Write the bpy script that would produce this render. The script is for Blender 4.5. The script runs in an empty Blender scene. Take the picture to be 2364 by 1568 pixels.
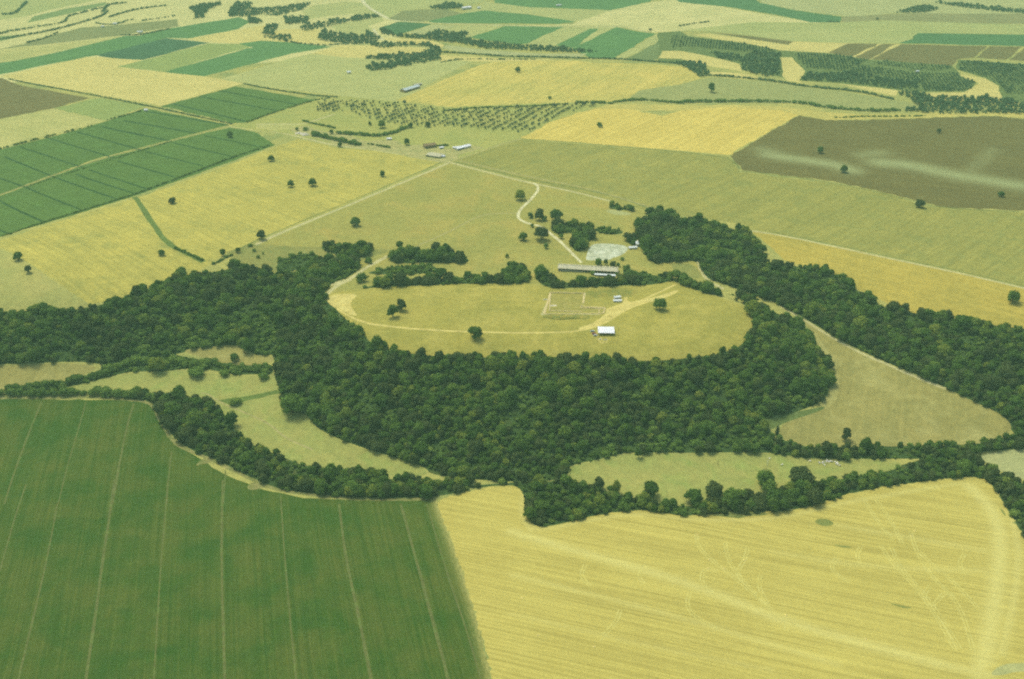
import bpy, bmesh, math, random
import numpy as np
from mathutils import Vector, Matrix
from mathutils.geometry import delaunay_2d_cdt
random.seed(7); rng = np.random.default_rng(7)
scene = bpy.context.scene
COL = scene.collection
# ---- camera: from a small aircraft 450 m above the plain ----
cam = bpy.data.cameras.new('camera'); cam.lens = 35; cam.sensor_width = 36
cam.clip_start = 1; cam.clip_end = 30000
camo = bpy.data.objects.new('camera', cam); COL.objects.link(camo)
camo.location = (0, 0, 450); camo.rotation_euler = (math.radians(90-28.46), 0, 0)
scene.camera = camo
# ---- daylight through high thin cloud ----
SUN_EL, SUN_AZ = math.radians(62), math.radians(-40)      # azimuth from +Y, to the left
world = bpy.data.worlds.new('World'); scene.world = world; world.use_nodes = True
wn = world.node_tree; wn.nodes.clear()
sky = wn.nodes.new('ShaderNodeTexSky'); sky.sky_type = 'NISHITA'; sky.sun_disc = False
sky.sun_elevation = SUN_EL; sky.sun_rotation = SUN_AZ; sky.dust_density = 5.0; sky.air_density = 1.0; sky.ozone_density = 1.0
bg = wn.nodes.new('ShaderNodeBackground'); bg.inputs['Strength'].default_value = 0.15
wo = wn.nodes.new('ShaderNodeOutputWorld')
wn.links.new(sky.outputs[0], bg.inputs['Color']); wn.links.new(bg.outputs[0], wo.inputs['Surface'])
sun = bpy.data.lights.new('sun', 'SUN'); sun.energy = 1.5; sun.angle = math.radians(16); sun.color = (1.0, 0.99, 0.80)
suno = bpy.data.objects.new('sun', sun); COL.objects.link(suno)
sd = Vector((math.sin(SUN_AZ)*math.cos(SUN_EL), math.cos(SUN_AZ)*math.cos(SUN_EL), math.sin(SUN_EL)))
suno.rotation_euler = sd.to_track_quat('Z', 'Y').to_euler(); suno.location = sd*600
vs = scene.view_settings
vs.view_transform = 'Standard'; vs.look = 'None'; vs.gamma = 1; vs.use_curve_mapping = False; vs.exposure = 0.33
scene.cycles.use_denoising = False
scene.cycles.max_bounces = 4; scene.cycles.diffuse_bounces = 2; scene.cycles.volume_bounces = 0; scene.cycles.transmission_bounces = 1
scene.cycles.pixel_filter_type = 'BLACKMAN_HARRIS'; scene.cycles.filter_width = 2.2     # soft slide-film lens

# ---- survey of the place: ground coordinates in metres ----
CTRL = [[-2022.0,3379.0,0.0],[-870.0,3379.0,0.0],[0.0,3379.0,0.0],[921.0,3379.0,0.0],[2073.0,3379.0,0.0],[-1348.0,2171.0,0.0],[-71.0,2254.0,0.0],[700.0,2171.0,0.0],[1297.0,2171.0,0.0],[-1078.0,1688.0,0.0],[-570.0,1826.0,0.0],[-307.0,1567.0,0.0],[-528.0,1281.0,0.0],[-297.0,1205.0,0.0],[-97.0,1281.0,0.0],[122.0,1331.0,0.0],[369.0,1205.0,0.0],[521.0,1073.0,0.0],[-130.0,1073.0,0.0],[58.0,1123.0,0.0],[638.0,944.0,0.0],[-689.0,1073.0,0.0],[-1011.0,1567.0,0.0],[-173.0,1502.0,0.0],[614.0,1461.0,0.0],[808.0,1366.0,0.0],[197.0,1502.0,0.0],[72.0,1802.0,6.0],[193.0,1787.0,6.0],[-124.0,1710.0,1.0],[282.0,1659.0,1.0],[541.0,1336.0,4.0],[376.0,1475.0,2.0],[-185.0,920.0,0.0],[-149.0,866.0,0.0],[-125.0,831.0,0.0],[-90.0,818.0,0.0],[-49.0,814.0,0.0],[26.0,818.0,0.0],[82.0,810.0,0.0],[134.0,806.0,0.0],[183.0,814.0,0.0],[216.0,829.0,0.0],[234.0,871.0,0.0],[214.0,920.0,0.0],[-72.0,884.0,2.0],[47.0,875.0,2.0],[146.0,875.0,2.0],[175.0,962.0,0.0],[21.0,952.0,0.0],[-118.0,949.0,0.0],[97.0,1005.0,0.0],[-165.0,982.0,-4.0],[-56.0,982.0,-4.0],[-205.0,964.0,0.0],[286.0,1104.0,0.0],[301.0,1011.0,0.0],[372.0,925.0,0.0],[444.0,879.0,0.0],[566.0,846.0,0.0],[187.0,1012.0,-3.0],[278.0,908.0,-8.0],[296.0,851.0,-16.0],[293.0,781.0,-24.0],[359.0,815.0,-18.0],[253.0,734.0,-30.0],[339.0,731.0,-30.0],[419.0,727.0,-30.0],[429.0,757.0,-22.0],[535.0,741.0,-20.0],[-492.0,897.0,0.0],[-403.0,920.0,0.0],[-361.0,974.0,0.0],[-317.0,1003.0,0.0],[-260.0,1027.0,0.0],[-583.0,871.0,0.0],[-262.0,907.0,-14.0],[-266.0,865.0,-24.0],[-381.0,840.0,-30.0],[-455.0,832.0,-30.0],[-565.0,821.0,-30.0],[-281.0,844.0,-30.0],[-228.0,858.0,-20.0],[-222.0,806.0,-30.0],[-178.0,748.0,-33.0],[-102.0,703.0,-36.0],[-26.0,674.0,-36.0],[57.0,686.0,-37.0],[109.0,698.0,-37.0],[194.0,701.0,-37.0],[7.0,747.0,-24.0],[150.0,757.0,-22.0],[-100.0,754.0,-20.0],[-332.0,805.0,-34.0],[-250.0,777.0,-34.0],[-416.0,809.0,-34.0],[-403.0,792.0,-37.0],[-552.0,792.0,-37.0],[-267.0,730.0,-38.0],[-190.0,665.0,-38.0],[-58.0,653.0,-38.0],[54.0,641.0,-38.0],[166.0,639.0,-38.0],[266.0,654.0,-38.0],[377.0,688.0,-38.0],[138.0,664.0,-37.0],[-146.0,698.0,-37.0],[417.0,704.0,-37.0],[-290.0,709.0,-36.0],[-165.0,633.0,-36.0],[12.0,611.0,-36.0],[130.0,611.0,-36.0],[331.0,654.0,-36.0],[385.0,631.0,-36.0],[-349.0,776.0,-36.0],[-188.0,518.0,-35.0],[143.0,518.0,-35.0],[-484.0,605.0,-35.0],[470.0,559.0,-35.0],[-23.0,559.0,-35.0],[-386.0,388.0,-35.0],[372.0,388.0,-35.0],[0.0,362.0,-35.0],[-6500.0,5500.0,0.0],[-6500.0,8000.0,0.0],[-6500.0,11000.0,0.0],[-3500.0,5500.0,0.0],[-3500.0,8000.0,0.0],[-3500.0,11000.0,0.0],[0.0,5500.0,0.0],[0.0,8000.0,0.0],[0.0,11000.0,0.0],[3500.0,5500.0,0.0],[3500.0,8000.0,0.0],[3500.0,11000.0,0.0],[6500.0,5500.0,0.0],[6500.0,8000.0,0.0],[6500.0,11000.0,0.0],[-6500.0,2500.0,0.0],[-6500.0,-1800.0,-35.0],[-6500.0,600.0,-20.0],[-3500.0,2500.0,0.0],[-3500.0,-1800.0,-35.0],[-3500.0,600.0,-20.0],[3500.0,2500.0,0.0],[3500.0,-1800.0,-35.0],[3500.0,600.0,-20.0],[6500.0,2500.0,0.0],[6500.0,-1800.0,-35.0],[6500.0,600.0,-20.0],[0.0,-1800.0,-35.0]]
FIELDS = [
 ["stubble_field","wheat_pale",[[-2755.5,4139.0],[-434.1,4145.4],[-227.0,2051.4],[-1217.1,1691.3]]],
 ["pasture","pale_green",[[-1847.1,3056.2],[-1472.8,2387.3],[-1185.4,2394.8],[-1147.5,2434.3],[-1125.6,2517.3],[-1047.8,2675.8],[-1089.3,3054.8]]],
 ["pasture","dull_green",[[-1114.7,2344.8],[-1130.2,2434.3],[-1094.2,2528.0],[-1026.7,2617.1],[-1012.5,2583.0],[-1048.1,2490.7],[-1085.3,2409.3],[-1096.9,2346.6]]],
 ["stubble_field","wheat_pale",[[-1189.2,2394.9],[-1134.0,2434.3],[-1113.9,2356.1],[-1083.3,2404.3],[-1046.0,2485.5],[-1008.5,2571.8],[-996.7,2528.0],[-1041.8,2444.2],[-1026.2,2365.5],[-1063.1,2327.8],[-1096.8,2282.4],[-1118.7,2238.5],[-1192.1,2163.7],[-1264.7,2310.3]]],
 ["stubble_field","wheat_pale",[[-1112.9,2225.6],[-1053.6,2304.8],[-1018.8,2346.5],[-1032.1,2434.1],[-996.8,2517.2],[-974.0,2464.7],[-1000.3,2337.1],[-1029.7,2273.3],[-1065.1,2229.7],[-1103.4,2204.4],[-1166.9,2147.4]]],
 ["green_field","dull_green",[[-1169.3,2188.1],[-1105.3,2208.6],[-1066.7,2221.2],[-1055.9,2208.4],[-1082.9,2159.0],[-1123.3,2092.5]]],
 ["stubble_field","wheat_pale",[[-1112.4,2069.7],[-1079.3,2150.9],[-1018.9,2255.6],[-993.1,2318.5],[-959.3,2429.1],[-795.7,2583.4],[-739.9,2385.2],[-788.3,2434.5],[-880.0,2337.1],[-997.5,2238.2],[-1029.4,2146.8],[-1052.8,2092.1],[-1091.1,2025.6]]],
 ["ploughed_field","olive_brown",[[-1085.2,2047.3],[-1049.3,2084.5],[-1022.5,2130.8],[-1015.6,2162.8],[-994.1,2229.6],[-967.7,2300.2],[-880.0,2337.1],[-778.1,2399.7],[-747.9,2318.9],[-822.5,2247.0],[-846.3,2212.6],[-929.6,2154.7],[-1011.7,2105.8]]],
 ["stubble_field","stubble",[[-1093.6,1997.2],[-1047.6,2080.7],[-1010.7,2103.5],[-928.0,2150.6],[-837.5,2212.6],[-852.2,2179.2],[-923.6,2054.2],[-967.0,1983.2],[-1035.0,1877.1]]],
 ["stubble_field","wheat_pale",[[-804.8,2534.6],[-789.1,2523.4],[-743.4,2426.2],[-741.8,2385.2],[-661.7,2426.6],[-635.1,2431.9],[-663.3,2385.5],[-740.1,2311.5],[-757.7,2325.8],[-783.2,2405.4]]],
 ["stubble_field","wheat_pale",[[-736.6,2512.4],[-724.4,2569.2],[-698.7,2592.6],[-688.5,2501.5],[-721.7,2479.5]]],
 ["stubble_field","wheat_pale",[[-609.9,2426.8],[-597.0,2458.5],[-577.7,2453.3],[-542.8,2396.2],[-574.1,2363.8]]],
 ["vineyard","olive_pale",[[-508.2,2491.4],[-491.3,2581.9],[-424.4,2629.6],[-377.8,2617.8],[-302.1,2439.0],[-379.1,2459.7],[-417.8,2448.9],[-472.8,2396.5]]],
 ["stubble_field","wheat_pale",[[-467.7,2346.5],[-469.8,2401.7],[-417.8,2448.9],[-379.9,2465.1],[-379.5,2392.0],[-436.3,2366.5]]],
 ["vineyard","olive_pale",[[-408.9,2317.6],[-375.8,2366.8],[-307.5,2433.7],[-296.3,2377.3],[-326.7,2318.0],[-308.7,2280.0],[-318.3,2252.1],[-319.9,2206.9],[-386.6,2247.3]]],
 ["green_field","green_far",[[-1041.2,1772.5],[-950.7,1868.1],[-847.7,2009.0],[-827.3,2024.5],[-743.3,2188.2],[-692.1,2183.9],[-610.3,2284.5],[-601.9,2367.7],[-643.9,2423.6],[-765.3,2292.0],[-807.9,2213.6],[-838.4,2210.5],[-925.5,2043.9],[-974.2,1973.9],[-992.9,1961.7],[-1091.0,1869.0]]],
 ["green_field","green_blue",[[-832.2,2021.9],[-742.8,2186.7],[-636.8,2140.4],[-726.8,1984.3],[-781.3,1992.8]]],
 ["stubble_field","wheat_far",[[-696.2,2176.5],[-608.4,2276.5],[-553.4,2337.3],[-544.5,2222.0],[-509.7,2284.9],[-428.5,2285.2],[-410.1,2176.9],[-360.8,2118.7],[-497.4,2147.7],[-573.1,2130.6],[-634.9,2144.7]]],
 ["pasture","olive_green",[[-758.0,1926.0],[-725.6,1980.5],[-635.7,2136.2],[-573.1,2130.6],[-518.3,2144.9],[-545.7,2091.6],[-653.7,1886.1],[-694.8,1903.0]]],
 ["green_field","green_far",[[-573.8,2133.4],[-531.3,2162.2],[-478.9,2147.7],[-374.2,2107.6],[-467.7,2091.4],[-530.7,2091.6]]],
 ["green_field","green_far",[[-653.0,1883.8],[-545.1,2088.8],[-472.7,2116.4],[-373.3,2102.0],[-445.2,2037.7],[-551.1,1880.6],[-570.8,1852.9]]],
 ["pasture","olive_pale",[[-536.6,1828.2],[-445.1,1985.6],[-360.8,2102.6],[-294.7,2148.9],[-164.0,2112.6],[-144.4,1978.5],[-69.9,1986.3],[-142.4,1802.2],[-190.5,1672.2],[-349.7,1735.3],[-486.2,1799.5]]],
 ["stubble_field","wheat_far",[[-944.7,1854.7],[-846.8,2006.5],[-814.6,2005.3],[-725.6,1980.5],[-758.0,1926.0],[-653.0,1883.8],[-570.8,1852.9],[-486.0,1802.1],[-586.5,1651.1],[-649.3,1685.6],[-886.9,1811.4],[-940.7,1845.9],[-998.6,1846.1],[-978.0,1803.1]]],
 ["ploughed_field","brown",[[-1047.0,1835.6],[-937.3,1838.2],[-876.9,1782.2],[-723.7,1699.2],[-760.3,1635.3],[-819.1,1575.5],[-882.5,1508.6]]],
 ["pasture","olive_green",[[-760.3,1635.3],[-717.0,1694.6],[-704.2,1700.3],[-610.9,1651.0],[-647.8,1563.9]]],
 ["stubble_field","stubble",[[-878.8,1501.1],[-819.1,1575.5],[-759.6,1633.5],[-647.8,1563.9],[-708.3,1484.6],[-750.2,1421.9],[-796.9,1337.9]]],
 ["irrigated_field","green_irr",[[-586.0,1649.3],[-493.6,1779.4],[-334.7,1687.6],[-386.3,1613.7],[-423.6,1549.1],[-442.1,1549.2]]],
 ["irrigated_field","green_irr",[[-837.9,1256.3],[-748.8,1418.3],[-685.8,1497.0],[-646.7,1561.5],[-609.6,1636.0],[-445.9,1541.5],[-477.0,1505.2],[-594.3,1373.4],[-663.4,1229.1],[-745.2,1090.3]]],
 ["irrigated_field","green_irr",[[-742.4,1085.2],[-660.6,1222.8],[-591.6,1366.2],[-472.9,1496.9],[-440.9,1526.3],[-394.4,1500.7],[-351.4,1436.2],[-420.6,1322.8],[-485.5,1211.9],[-538.7,1133.0],[-589.1,1067.8],[-674.6,966.6]]],
 ["ditch","ditch",[[-729.7,1383.5],[-622.3,1294.1]],3.4],
 ["ditch","ditch",[[-729.4,1430.8],[-598.1,1334.2]],3.4],
 ["ditch","ditch",[[-706.0,1473.5],[-568.1,1376.1]],3.4],
 ["ditch","ditch",[[-671.1,1503.3],[-542.7,1413.1]],3.4],
 ["ditch","ditch",[[-592.5,1503.3],[-510.7,1455.1]],3.4],
 ["ditch","ditch",[[-643.1,1252.9],[-529.6,1156.2]],3.4],
 ["ditch","ditch",[[-618.1,1291.0],[-504.5,1201.7]],3.4],
 ["ditch","ditch",[[-647.4,1194.3],[-563.5,1117.3]],3.4],
 ["ditch","ditch",[[-597.3,1306.1],[-549.8,1269.0],[-487.4,1222.4]],3.4],
 ["ditch","ditch",[[-586.4,1324.8],[-479.2,1243.4]],3.4],
 ["ditch","ditch",[[-559.4,1363.0],[-457.7,1292.4]],3.4],
 ["ditch","ditch",[[-534.1,1406.2],[-431.1,1339.5]],3.4],
 ["ditch","ditch",[[-506.3,1448.0],[-400.9,1381.9]],3.4],
 ["ditch","ditch",[[-470.5,1484.3],[-361.7,1422.7]],3.4],
 ["ditch","ditch",[[-753.7,1332.8],[-644.6,1254.1]],3.4],
 ["ditch","ditch",[[-723.8,1250.0],[-648.6,1197.1]],3.4],
 ["ditch","ditch",[[-659.1,1136.0],[-580.1,1072.7]],3.4],
 ["ditch","ditch",[[-514.2,1748.3],[-358.8,1657.6]],3.8],
 ["ditch","ditch",[[-539.8,1711.3],[-385.4,1620.6]],3.8],
 ["ditch","ditch",[[-573.8,1665.6],[-420.9,1557.1]],3.8],
 ["ditch","ditch",[[-620.0,1563.9],[-487.5,1497.2]],3.8],
 ["ditch","ditch",[[-594.2,1614.2],[-446.2,1538.0]],3.8],
 ["ditch","ditch",[[-643.3,1531.9],[-563.2,1482.4]],3.8],
 ["farm_track","dry_path",[[-743.8,1087.7],[-662.0,1225.9],[-593.0,1369.8],[-474.7,1501.0],[-443.7,1535.0]],2.6],
 ["farm_track","track_pale",[[-443.1,1532.8],[-396.8,1511.2],[-357.4,1500.6],[-325.4,1477.8],[-254.0,1428.2],[-208.5,1418.5],[-99.8,1361.0],[-86.0,1357.4]],3.5],
 ["pasture","pale_green",[[-469.7,3298.3],[-381.5,2633.2],[-289.9,2404.1],[-265.6,2504.7],[-67.0,2623.1],[-82.8,3298.5]]],
 ["ploughed_field","olive_brown",[[-289.9,2404.1],[-265.6,2504.7],[-172.0,2533.6],[-115.7,2467.5],[-202.2,2369.8],[-260.1,2378.1]]],
 ["pasture","olive_pale",[[-119.2,2467.5],[-100.6,2533.4],[-67.0,2623.1],[42.4,2551.9],[253.3,2501.4],[146.8,2365.1],[41.0,2456.7]]],
 ["green_field","green_far",[[-195.9,2375.0],[-115.9,2473.1],[-64.4,2510.3],[41.0,2456.7],[146.8,2365.1],[105.6,2340.0],[-177.8,2356.2]]],
 ["green_field","green_far",[[-61.9,3147.6],[487.2,3147.0],[349.7,2627.0],[246.7,2507.2],[42.4,2551.9],[-44.8,2612.7]]],
 ["stubble_field","wheat_pale",[[22.5,2325.2],[138.7,2339.3],[243.9,2514.9],[352.6,2620.8],[443.1,2673.6],[541.2,2530.7],[652.2,2402.2],[713.0,2351.2],[562.8,2366.4],[380.7,2263.3],[308.7,2238.2],[252.2,2312.3]]],
 ["green_field","green_dark",[[-298.4,2302.0],[-262.6,2369.5],[-180.3,2344.4],[-234.2,2245.9],[-247.8,2222.3],[-281.3,2237.9]]],
 ["pasture","pale_grey",[[-233.7,2241.2],[-179.9,2339.3],[-116.3,2327.8],[-197.1,2222.4]]],
 ["pasture","olive_pale",[[-172.9,2238.2],[-116.3,2326.1],[-20.4,2318.1],[-91.6,2198.4]]],
 ["green_field","green_far",[[-91.5,2193.7],[-17.1,2318.0],[117.3,2305.7],[32.9,2125.0],[5.5,2118.5]]],
 ["pasture","olive_pale",[[29.8,2122.1],[117.1,2302.3],[182.1,2296.1],[235.0,2303.9],[124.6,2078.2],[89.7,2100.9]]],
 ["green_field","green_far",[[89.9,2105.3],[174.8,2284.5],[193.8,2279.2],[124.6,2078.2]]],
 ["green_field","green_far",[[124.5,2075.3],[234.7,2300.6],[280.8,2246.1],[313.6,2227.1],[199.3,1980.8],[153.6,1980.4]]],
 ["pasture","olive_pale",[[202.2,1980.9],[315.2,2227.1],[355.4,2230.8],[222.2,1981.4]]],
 ["ploughed_field","olive_dark",[[223.0,1974.8],[355.9,2234.0],[376.8,2237.5],[362.7,2081.3],[336.4,2025.4],[258.6,1950.3]]],
 ["riverbed","gravel",[[-144.3,2087.1],[-134.0,2115.6],[-53.9,2062.6],[63.5,2022.9],[150.8,2024.0],[130.6,1977.8],[34.0,1999.4],[-82.2,2026.5]]],
 ["stubble_field","wheat_far",[[-281.4,2184.1],[-181.0,2176.0],[-140.1,2115.8],[-149.0,2066.1],[-169.9,2109.2],[-240.2,2146.6]]],
 ["stubble_field","wheat_far",[[-143.1,2021.1],[-23.4,1983.6],[101.6,1967.6],[-37.3,1954.8],[-108.7,1971.5],[-139.3,1960.4]]],
 ["stubble_field","wheat_far",[[-358.4,2115.9],[-294.6,2115.4],[-174.1,2085.0],[-179.0,2033.0],[-297.1,1997.1],[-342.0,2008.1],[-405.1,2037.4]]],
 ["farm_track","track_white",[[-394.8,2718.7],[-366.2,2572.3],[-290.3,2407.7]],7],
 ["farm_track","track_white",[[-289.5,2400.6],[-256.6,2376.4],[-177.5,2352.8],[22.4,2320.1],[182.3,2299.4],[248.9,2312.3],[282.7,2262.4],[299.7,2243.0]],3.5],
 ["farm_track","track_white",[[-309.4,2285.6],[-290.4,2206.9],[-273.5,2169.0]],5],
 ["pasture","pale_grey",[[780.4,3298.2],[1891.1,3298.4],[1462.2,2495.0],[1216.8,2465.9],[919.3,2471.5],[791.7,2429.6],[692.2,2512.3],[629.0,2611.0]]],
 ["green_field","green_teal",[[372.4,3147.1],[425.0,2620.8],[524.1,2560.1],[626.0,2455.8],[687.3,2359.4],[754.3,2359.9],[778.0,2429.6],[685.1,2512.3],[625.3,2610.9],[633.8,3147.0]]],
 ["ploughed_field","brown_pale",[[776.9,2426.0],[917.4,2466.0],[996.0,2471.4],[1216.8,2465.9],[1375.5,2462.8],[1314.6,2343.1],[1161.5,2342.7],[816.0,2343.2],[756.8,2368.4]]],
 ["pasture","pale_green",[[371.3,2259.9],[554.9,2366.2],[705.1,2351.1],[863.2,2385.7],[1159.3,2337.7],[1310.4,2334.7],[1253.5,2222.9],[1110.5,2229.1],[892.7,2241.9],[857.5,2178.6],[813.0,2139.5],[706.5,2141.8],[595.9,2153.4],[493.2,2225.8],[428.6,2256.0]]],
 ["green_field","green_teal",[[857.5,2178.6],[892.7,2241.9],[1109.1,2226.0],[1281.3,2215.4],[1218.0,2093.7],[1057.1,2110.0],[812.5,2138.1]]],
 ["stubble_field","wheat_far",[[390.0,2215.6],[430.9,2232.2],[506.9,2169.8],[574.6,2116.7],[595.5,2152.0],[708.3,2137.5],[815.2,2128.1],[702.6,1984.0],[638.2,2040.5],[547.0,2064.4],[475.9,2139.4]]],
 ["ploughed_field","brown",[[433.1,2244.9],[491.7,2218.0],[595.9,2153.4],[575.3,2119.6],[507.5,2172.8]]],
 ["ploughed_field","brown",[[640.1,2047.2],[704.4,2134.6],[767.3,2130.8],[676.5,2011.4]]],
 ["ploughed_field","brown",[[681.5,2008.9],[776.5,2130.9],[803.0,2128.1],[703.4,1986.5]]],
 ["ploughed_field","brown",[[707.5,1990.4],[815.2,2128.1],[987.5,2110.0],[917.0,2003.9],[880.7,1992.4],[847.7,1937.1],[780.3,1960.5]]],
 ["ploughed_field","brown",[[921.3,2003.9],[993.5,2110.0],[1057.6,2104.5],[971.6,1986.6]]],
 ["ploughed_field","brown",[[977.3,1986.6],[1057.2,2093.5],[1184.5,2086.9],[1110.6,1941.3]]],
 ["scrubland","scrub",[[320.3,2238.3],[370.6,2255.0],[381.3,2199.9],[476.5,2142.3],[547.0,2064.4],[639.0,2043.1],[703.4,1986.5],[780.3,1960.5],[847.7,1937.1],[843.2,1904.2],[832.9,1837.0],[845.5,1815.8],[803.3,1743.9],[725.5,1741.0],[680.8,1752.1],[591.7,1798.9],[524.8,1814.9],[434.5,1891.3],[377.4,1925.9],[323.0,1935.0],[283.9,1957.9]]],
 ["scrubland","scrub",[[879.2,1988.6],[986.4,1952.4],[1126.5,1917.9],[956.2,1590.9],[846.8,1641.5],[834.8,1686.8],[872.0,1784.8],[870.5,1837.4],[843.2,1904.2]]],
 ["stubble_field","wheat_far",[[340.5,2052.7],[402.7,1988.9],[439.0,1940.9],[431.3,1882.1],[376.3,1919.8],[329.5,1979.1],[287.3,1983.7],[304.9,2051.5]]],
 ["stubble_field","wheat_far",[[531.8,2000.6],[555.1,2001.4],[551.4,1886.8],[523.5,1820.1],[523.5,1799.2],[500.8,1814.1],[499.2,1851.6]]],
 ["stubble_field","wheat_far",[[368.8,1876.6],[426.4,1865.1],[477.6,1816.5],[413.4,1826.7],[368.4,1851.2]]],
 ["stubble_field","wheat_far",[[585.5,1795.7],[680.1,1750.1],[662.5,1713.0],[618.7,1758.9]]],
 ["stubble_field","wheat_far",[[722.7,1733.1],[790.2,1736.8],[845.6,1803.1],[831.6,1867.7],[869.6,1835.2],[871.1,1782.7],[830.8,1677.5],[732.7,1685.8]]],
 ["stubble_field","wheat_far",[[839.5,1677.6],[861.0,1673.2],[894.2,1659.9],[885.7,1641.9],[830.3,1659.3]]],
 ["wheat_field","wheat_dome",[[-198.5,1682.0],[-138.8,1787.5],[-77.7,1902.5],[-37.2,1952.2],[104.3,1964.9],[159.1,1938.5],[256.8,1935.2],[326.7,1908.7],[338.0,1888.5],[343.5,1823.0],[300.0,1779.8],[221.8,1735.2],[200.7,1690.7],[176.3,1668.5],[126.8,1663.1],[-43.9,1632.8],[-92.3,1636.3]]],
 ["grey_stubble_field","grey_field",[[200.5,1689.0],[223.1,1735.3],[299.7,1777.9],[345.3,1817.9],[369.2,1832.9],[462.3,1807.6],[574.7,1740.2],[657.3,1683.0],[695.4,1651.8],[645.3,1626.6],[585.5,1612.5],[520.2,1635.3],[488.2,1661.5],[283.3,1666.1],[226.0,1672.6]]],
 ["stubble_field","wheat",[[101.5,1647.9],[288.0,1652.4],[354.3,1652.2],[448.9,1640.4],[512.9,1608.9],[568.9,1597.6],[702.3,1605.8],[833.0,1610.9],[960.6,1599.4],[943.2,1565.9],[818.9,1579.5],[787.4,1593.5],[694.3,1584.7],[595.7,1570.8],[500.3,1563.7],[465.8,1592.5],[444.3,1620.9],[351.3,1636.4],[276.4,1619.5],[193.2,1617.1],[136.4,1625.3]]],
 ["wheat_field","wheat_bright",[[13.3,1467.9],[63.5,1554.8],[109.7,1605.1],[136.6,1625.6],[194.0,1624.9],[241.9,1587.9],[283.5,1623.1],[351.8,1639.3],[444.1,1619.5],[464.6,1591.1],[312.8,1384.3],[250.7,1406.8],[136.6,1437.1]]],
 ["ploughed_field","brown_streak",[[465.3,1591.1],[499.9,1561.7],[595.0,1569.2],[693.4,1582.1],[786.6,1591.7],[817.1,1575.8],[1026.5,1549.3],[784.0,1125.6],[630.9,1165.1],[535.3,1176.8],[511.2,1201.3],[429.1,1271.8],[317.8,1318.6],[312.9,1378.9]]],
 ["orchard_ground","pasture_olive",[[-409.6,1567.9],[-386.7,1611.6],[-330.4,1692.5],[-282.9,1699.9],[-193.3,1676.2],[-153.4,1653.2],[-105.1,1639.7],[-20.1,1650.5],[90.0,1659.2],[134.7,1664.1],[157.0,1648.6],[104.2,1600.7],[63.5,1554.8],[12.1,1469.9],[-86.3,1362.7],[-102.6,1369.9],[-224.2,1426.2],[-323.1,1481.9],[-442.5,1532.8]]],
 ["farmyard","dust",[[-345.7,1515.4],[-326.0,1537.1],[-299.0,1509.9],[-251.9,1488.6],[-216.2,1452.7],[-194.6,1462.7],[-171.1,1457.5],[-153.5,1432.5],[-138.9,1437.3],[-100.0,1417.6],[-55.8,1431.9],[-40.6,1424.5],[-76.4,1389.1],[-83.5,1357.1],[-91.8,1352.7],[-125.8,1366.4],[-172.6,1399.0],[-214.8,1418.3],[-255.8,1433.0],[-302.9,1478.4],[-329.6,1488.9]]],
 ["farmyard","stubble",[[-404.0,1543.0],[-333.6,1543.8],[-345.7,1515.4],[-365.3,1511.2],[-398.8,1520.0]]],
 ["farm_track","track_pale",[[-404.2,1544.1],[-364.5,1545.6],[-330.4,1543.8],[-317.1,1559.4],[-307.1,1576.5],[-287.9,1599.7]],3],
 ["stubble_field","stubble_olive",[[-84.9,1359.1],[12.1,1461.9],[136.1,1431.2],[249.8,1401.2],[310.6,1379.0],[313.2,1312.1],[416.3,1267.8],[491.3,1221.1],[517.7,1179.5],[629.5,1159.8],[782.6,1123.1],[644.6,881.9],[531.1,941.8],[375.2,1052.5],[286.0,1105.4],[280.2,1123.5],[169.5,1167.1],[32.1,1269.8]]],
 ["wheat_field","wheat_gold",[[284.9,1100.4],[373.8,1047.7],[528.9,936.8],[641.8,876.8],[583.5,769.1],[489.5,836.7],[404.7,877.5],[372.0,925.8],[335.6,974.1],[302.7,1016.1]]],
 ["wheat_field","wheat_left",[[-668.5,955.8],[-583.0,1054.9],[-482.2,1202.1],[-349.4,1426.5],[-323.5,1467.7],[-252.8,1420.6],[-207.5,1411.0],[-101.7,1355.7],[-216.0,1178.5],[-278.3,1092.0],[-323.3,1028.1],[-333.6,999.1],[-344.8,975.8],[-356.7,957.3],[-402.9,919.0],[-431.5,909.6],[-488.2,952.7],[-568.9,1024.7],[-738.1,1077.6]]],
 ["pasture","pasture",[[-787.0,1080.6],[-567.7,1022.1],[-488.4,951.0],[-430.6,906.9],[-454.4,891.3],[-508.1,881.3],[-660.1,865.2]]],
 ["ditch_bank","grass_green",[[-483.8,1209.2],[-450.5,1150.7],[-415.6,1085.8],[-393.5,1052.0],[-377.9,1035.5],[-340.6,1007.8]],7],
 ["pasture","pasture_dry",[[-317.6,1005.1],[-275.8,1080.0],[-214.5,1168.6],[-95.4,1345.2],[-85.7,1352.1],[30.9,1266.6],[113.2,1212.5],[168.9,1161.7],[203.3,1125.6],[216.7,1032.7],[201.5,944.5],[8.3,933.6],[-156.5,922.5],[-196.3,912.1],[-283.8,971.3]]],
 ["pasture","pasture_dull",[[-323.2,1034.1],[-296.5,1059.0],[-270.6,1055.6],[-216.5,1050.8],[-134.1,1048.9],[-169.0,1020.0],[-192.4,988.8],[-256.9,988.7],[-305.2,1006.0]]],
 ["farm_track","track_pale",[[-87.0,1355.6],[-215.1,1172.8],[-277.0,1085.9],[-293.7,1055.8]],4.2],
 ["verge","grass_dull",[[-98.9,1355.7],[-216.9,1184.3],[-279.0,1095.6],[-322.3,1024.1]],2.2],
 ["farm_track","track_pale",[[-85.8,1353.9],[-49.9,1324.3],[28.8,1265.1],[78.5,1237.4],[125.1,1201.1]],4.2],
 ["verge","grass_dull",[[-79.1,1355.6],[-22.0,1314.0],[32.2,1276.2],[89.5,1246.7],[126.9,1222.9],[162.0,1188.9],[179.5,1167.1]],3.4],
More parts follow.
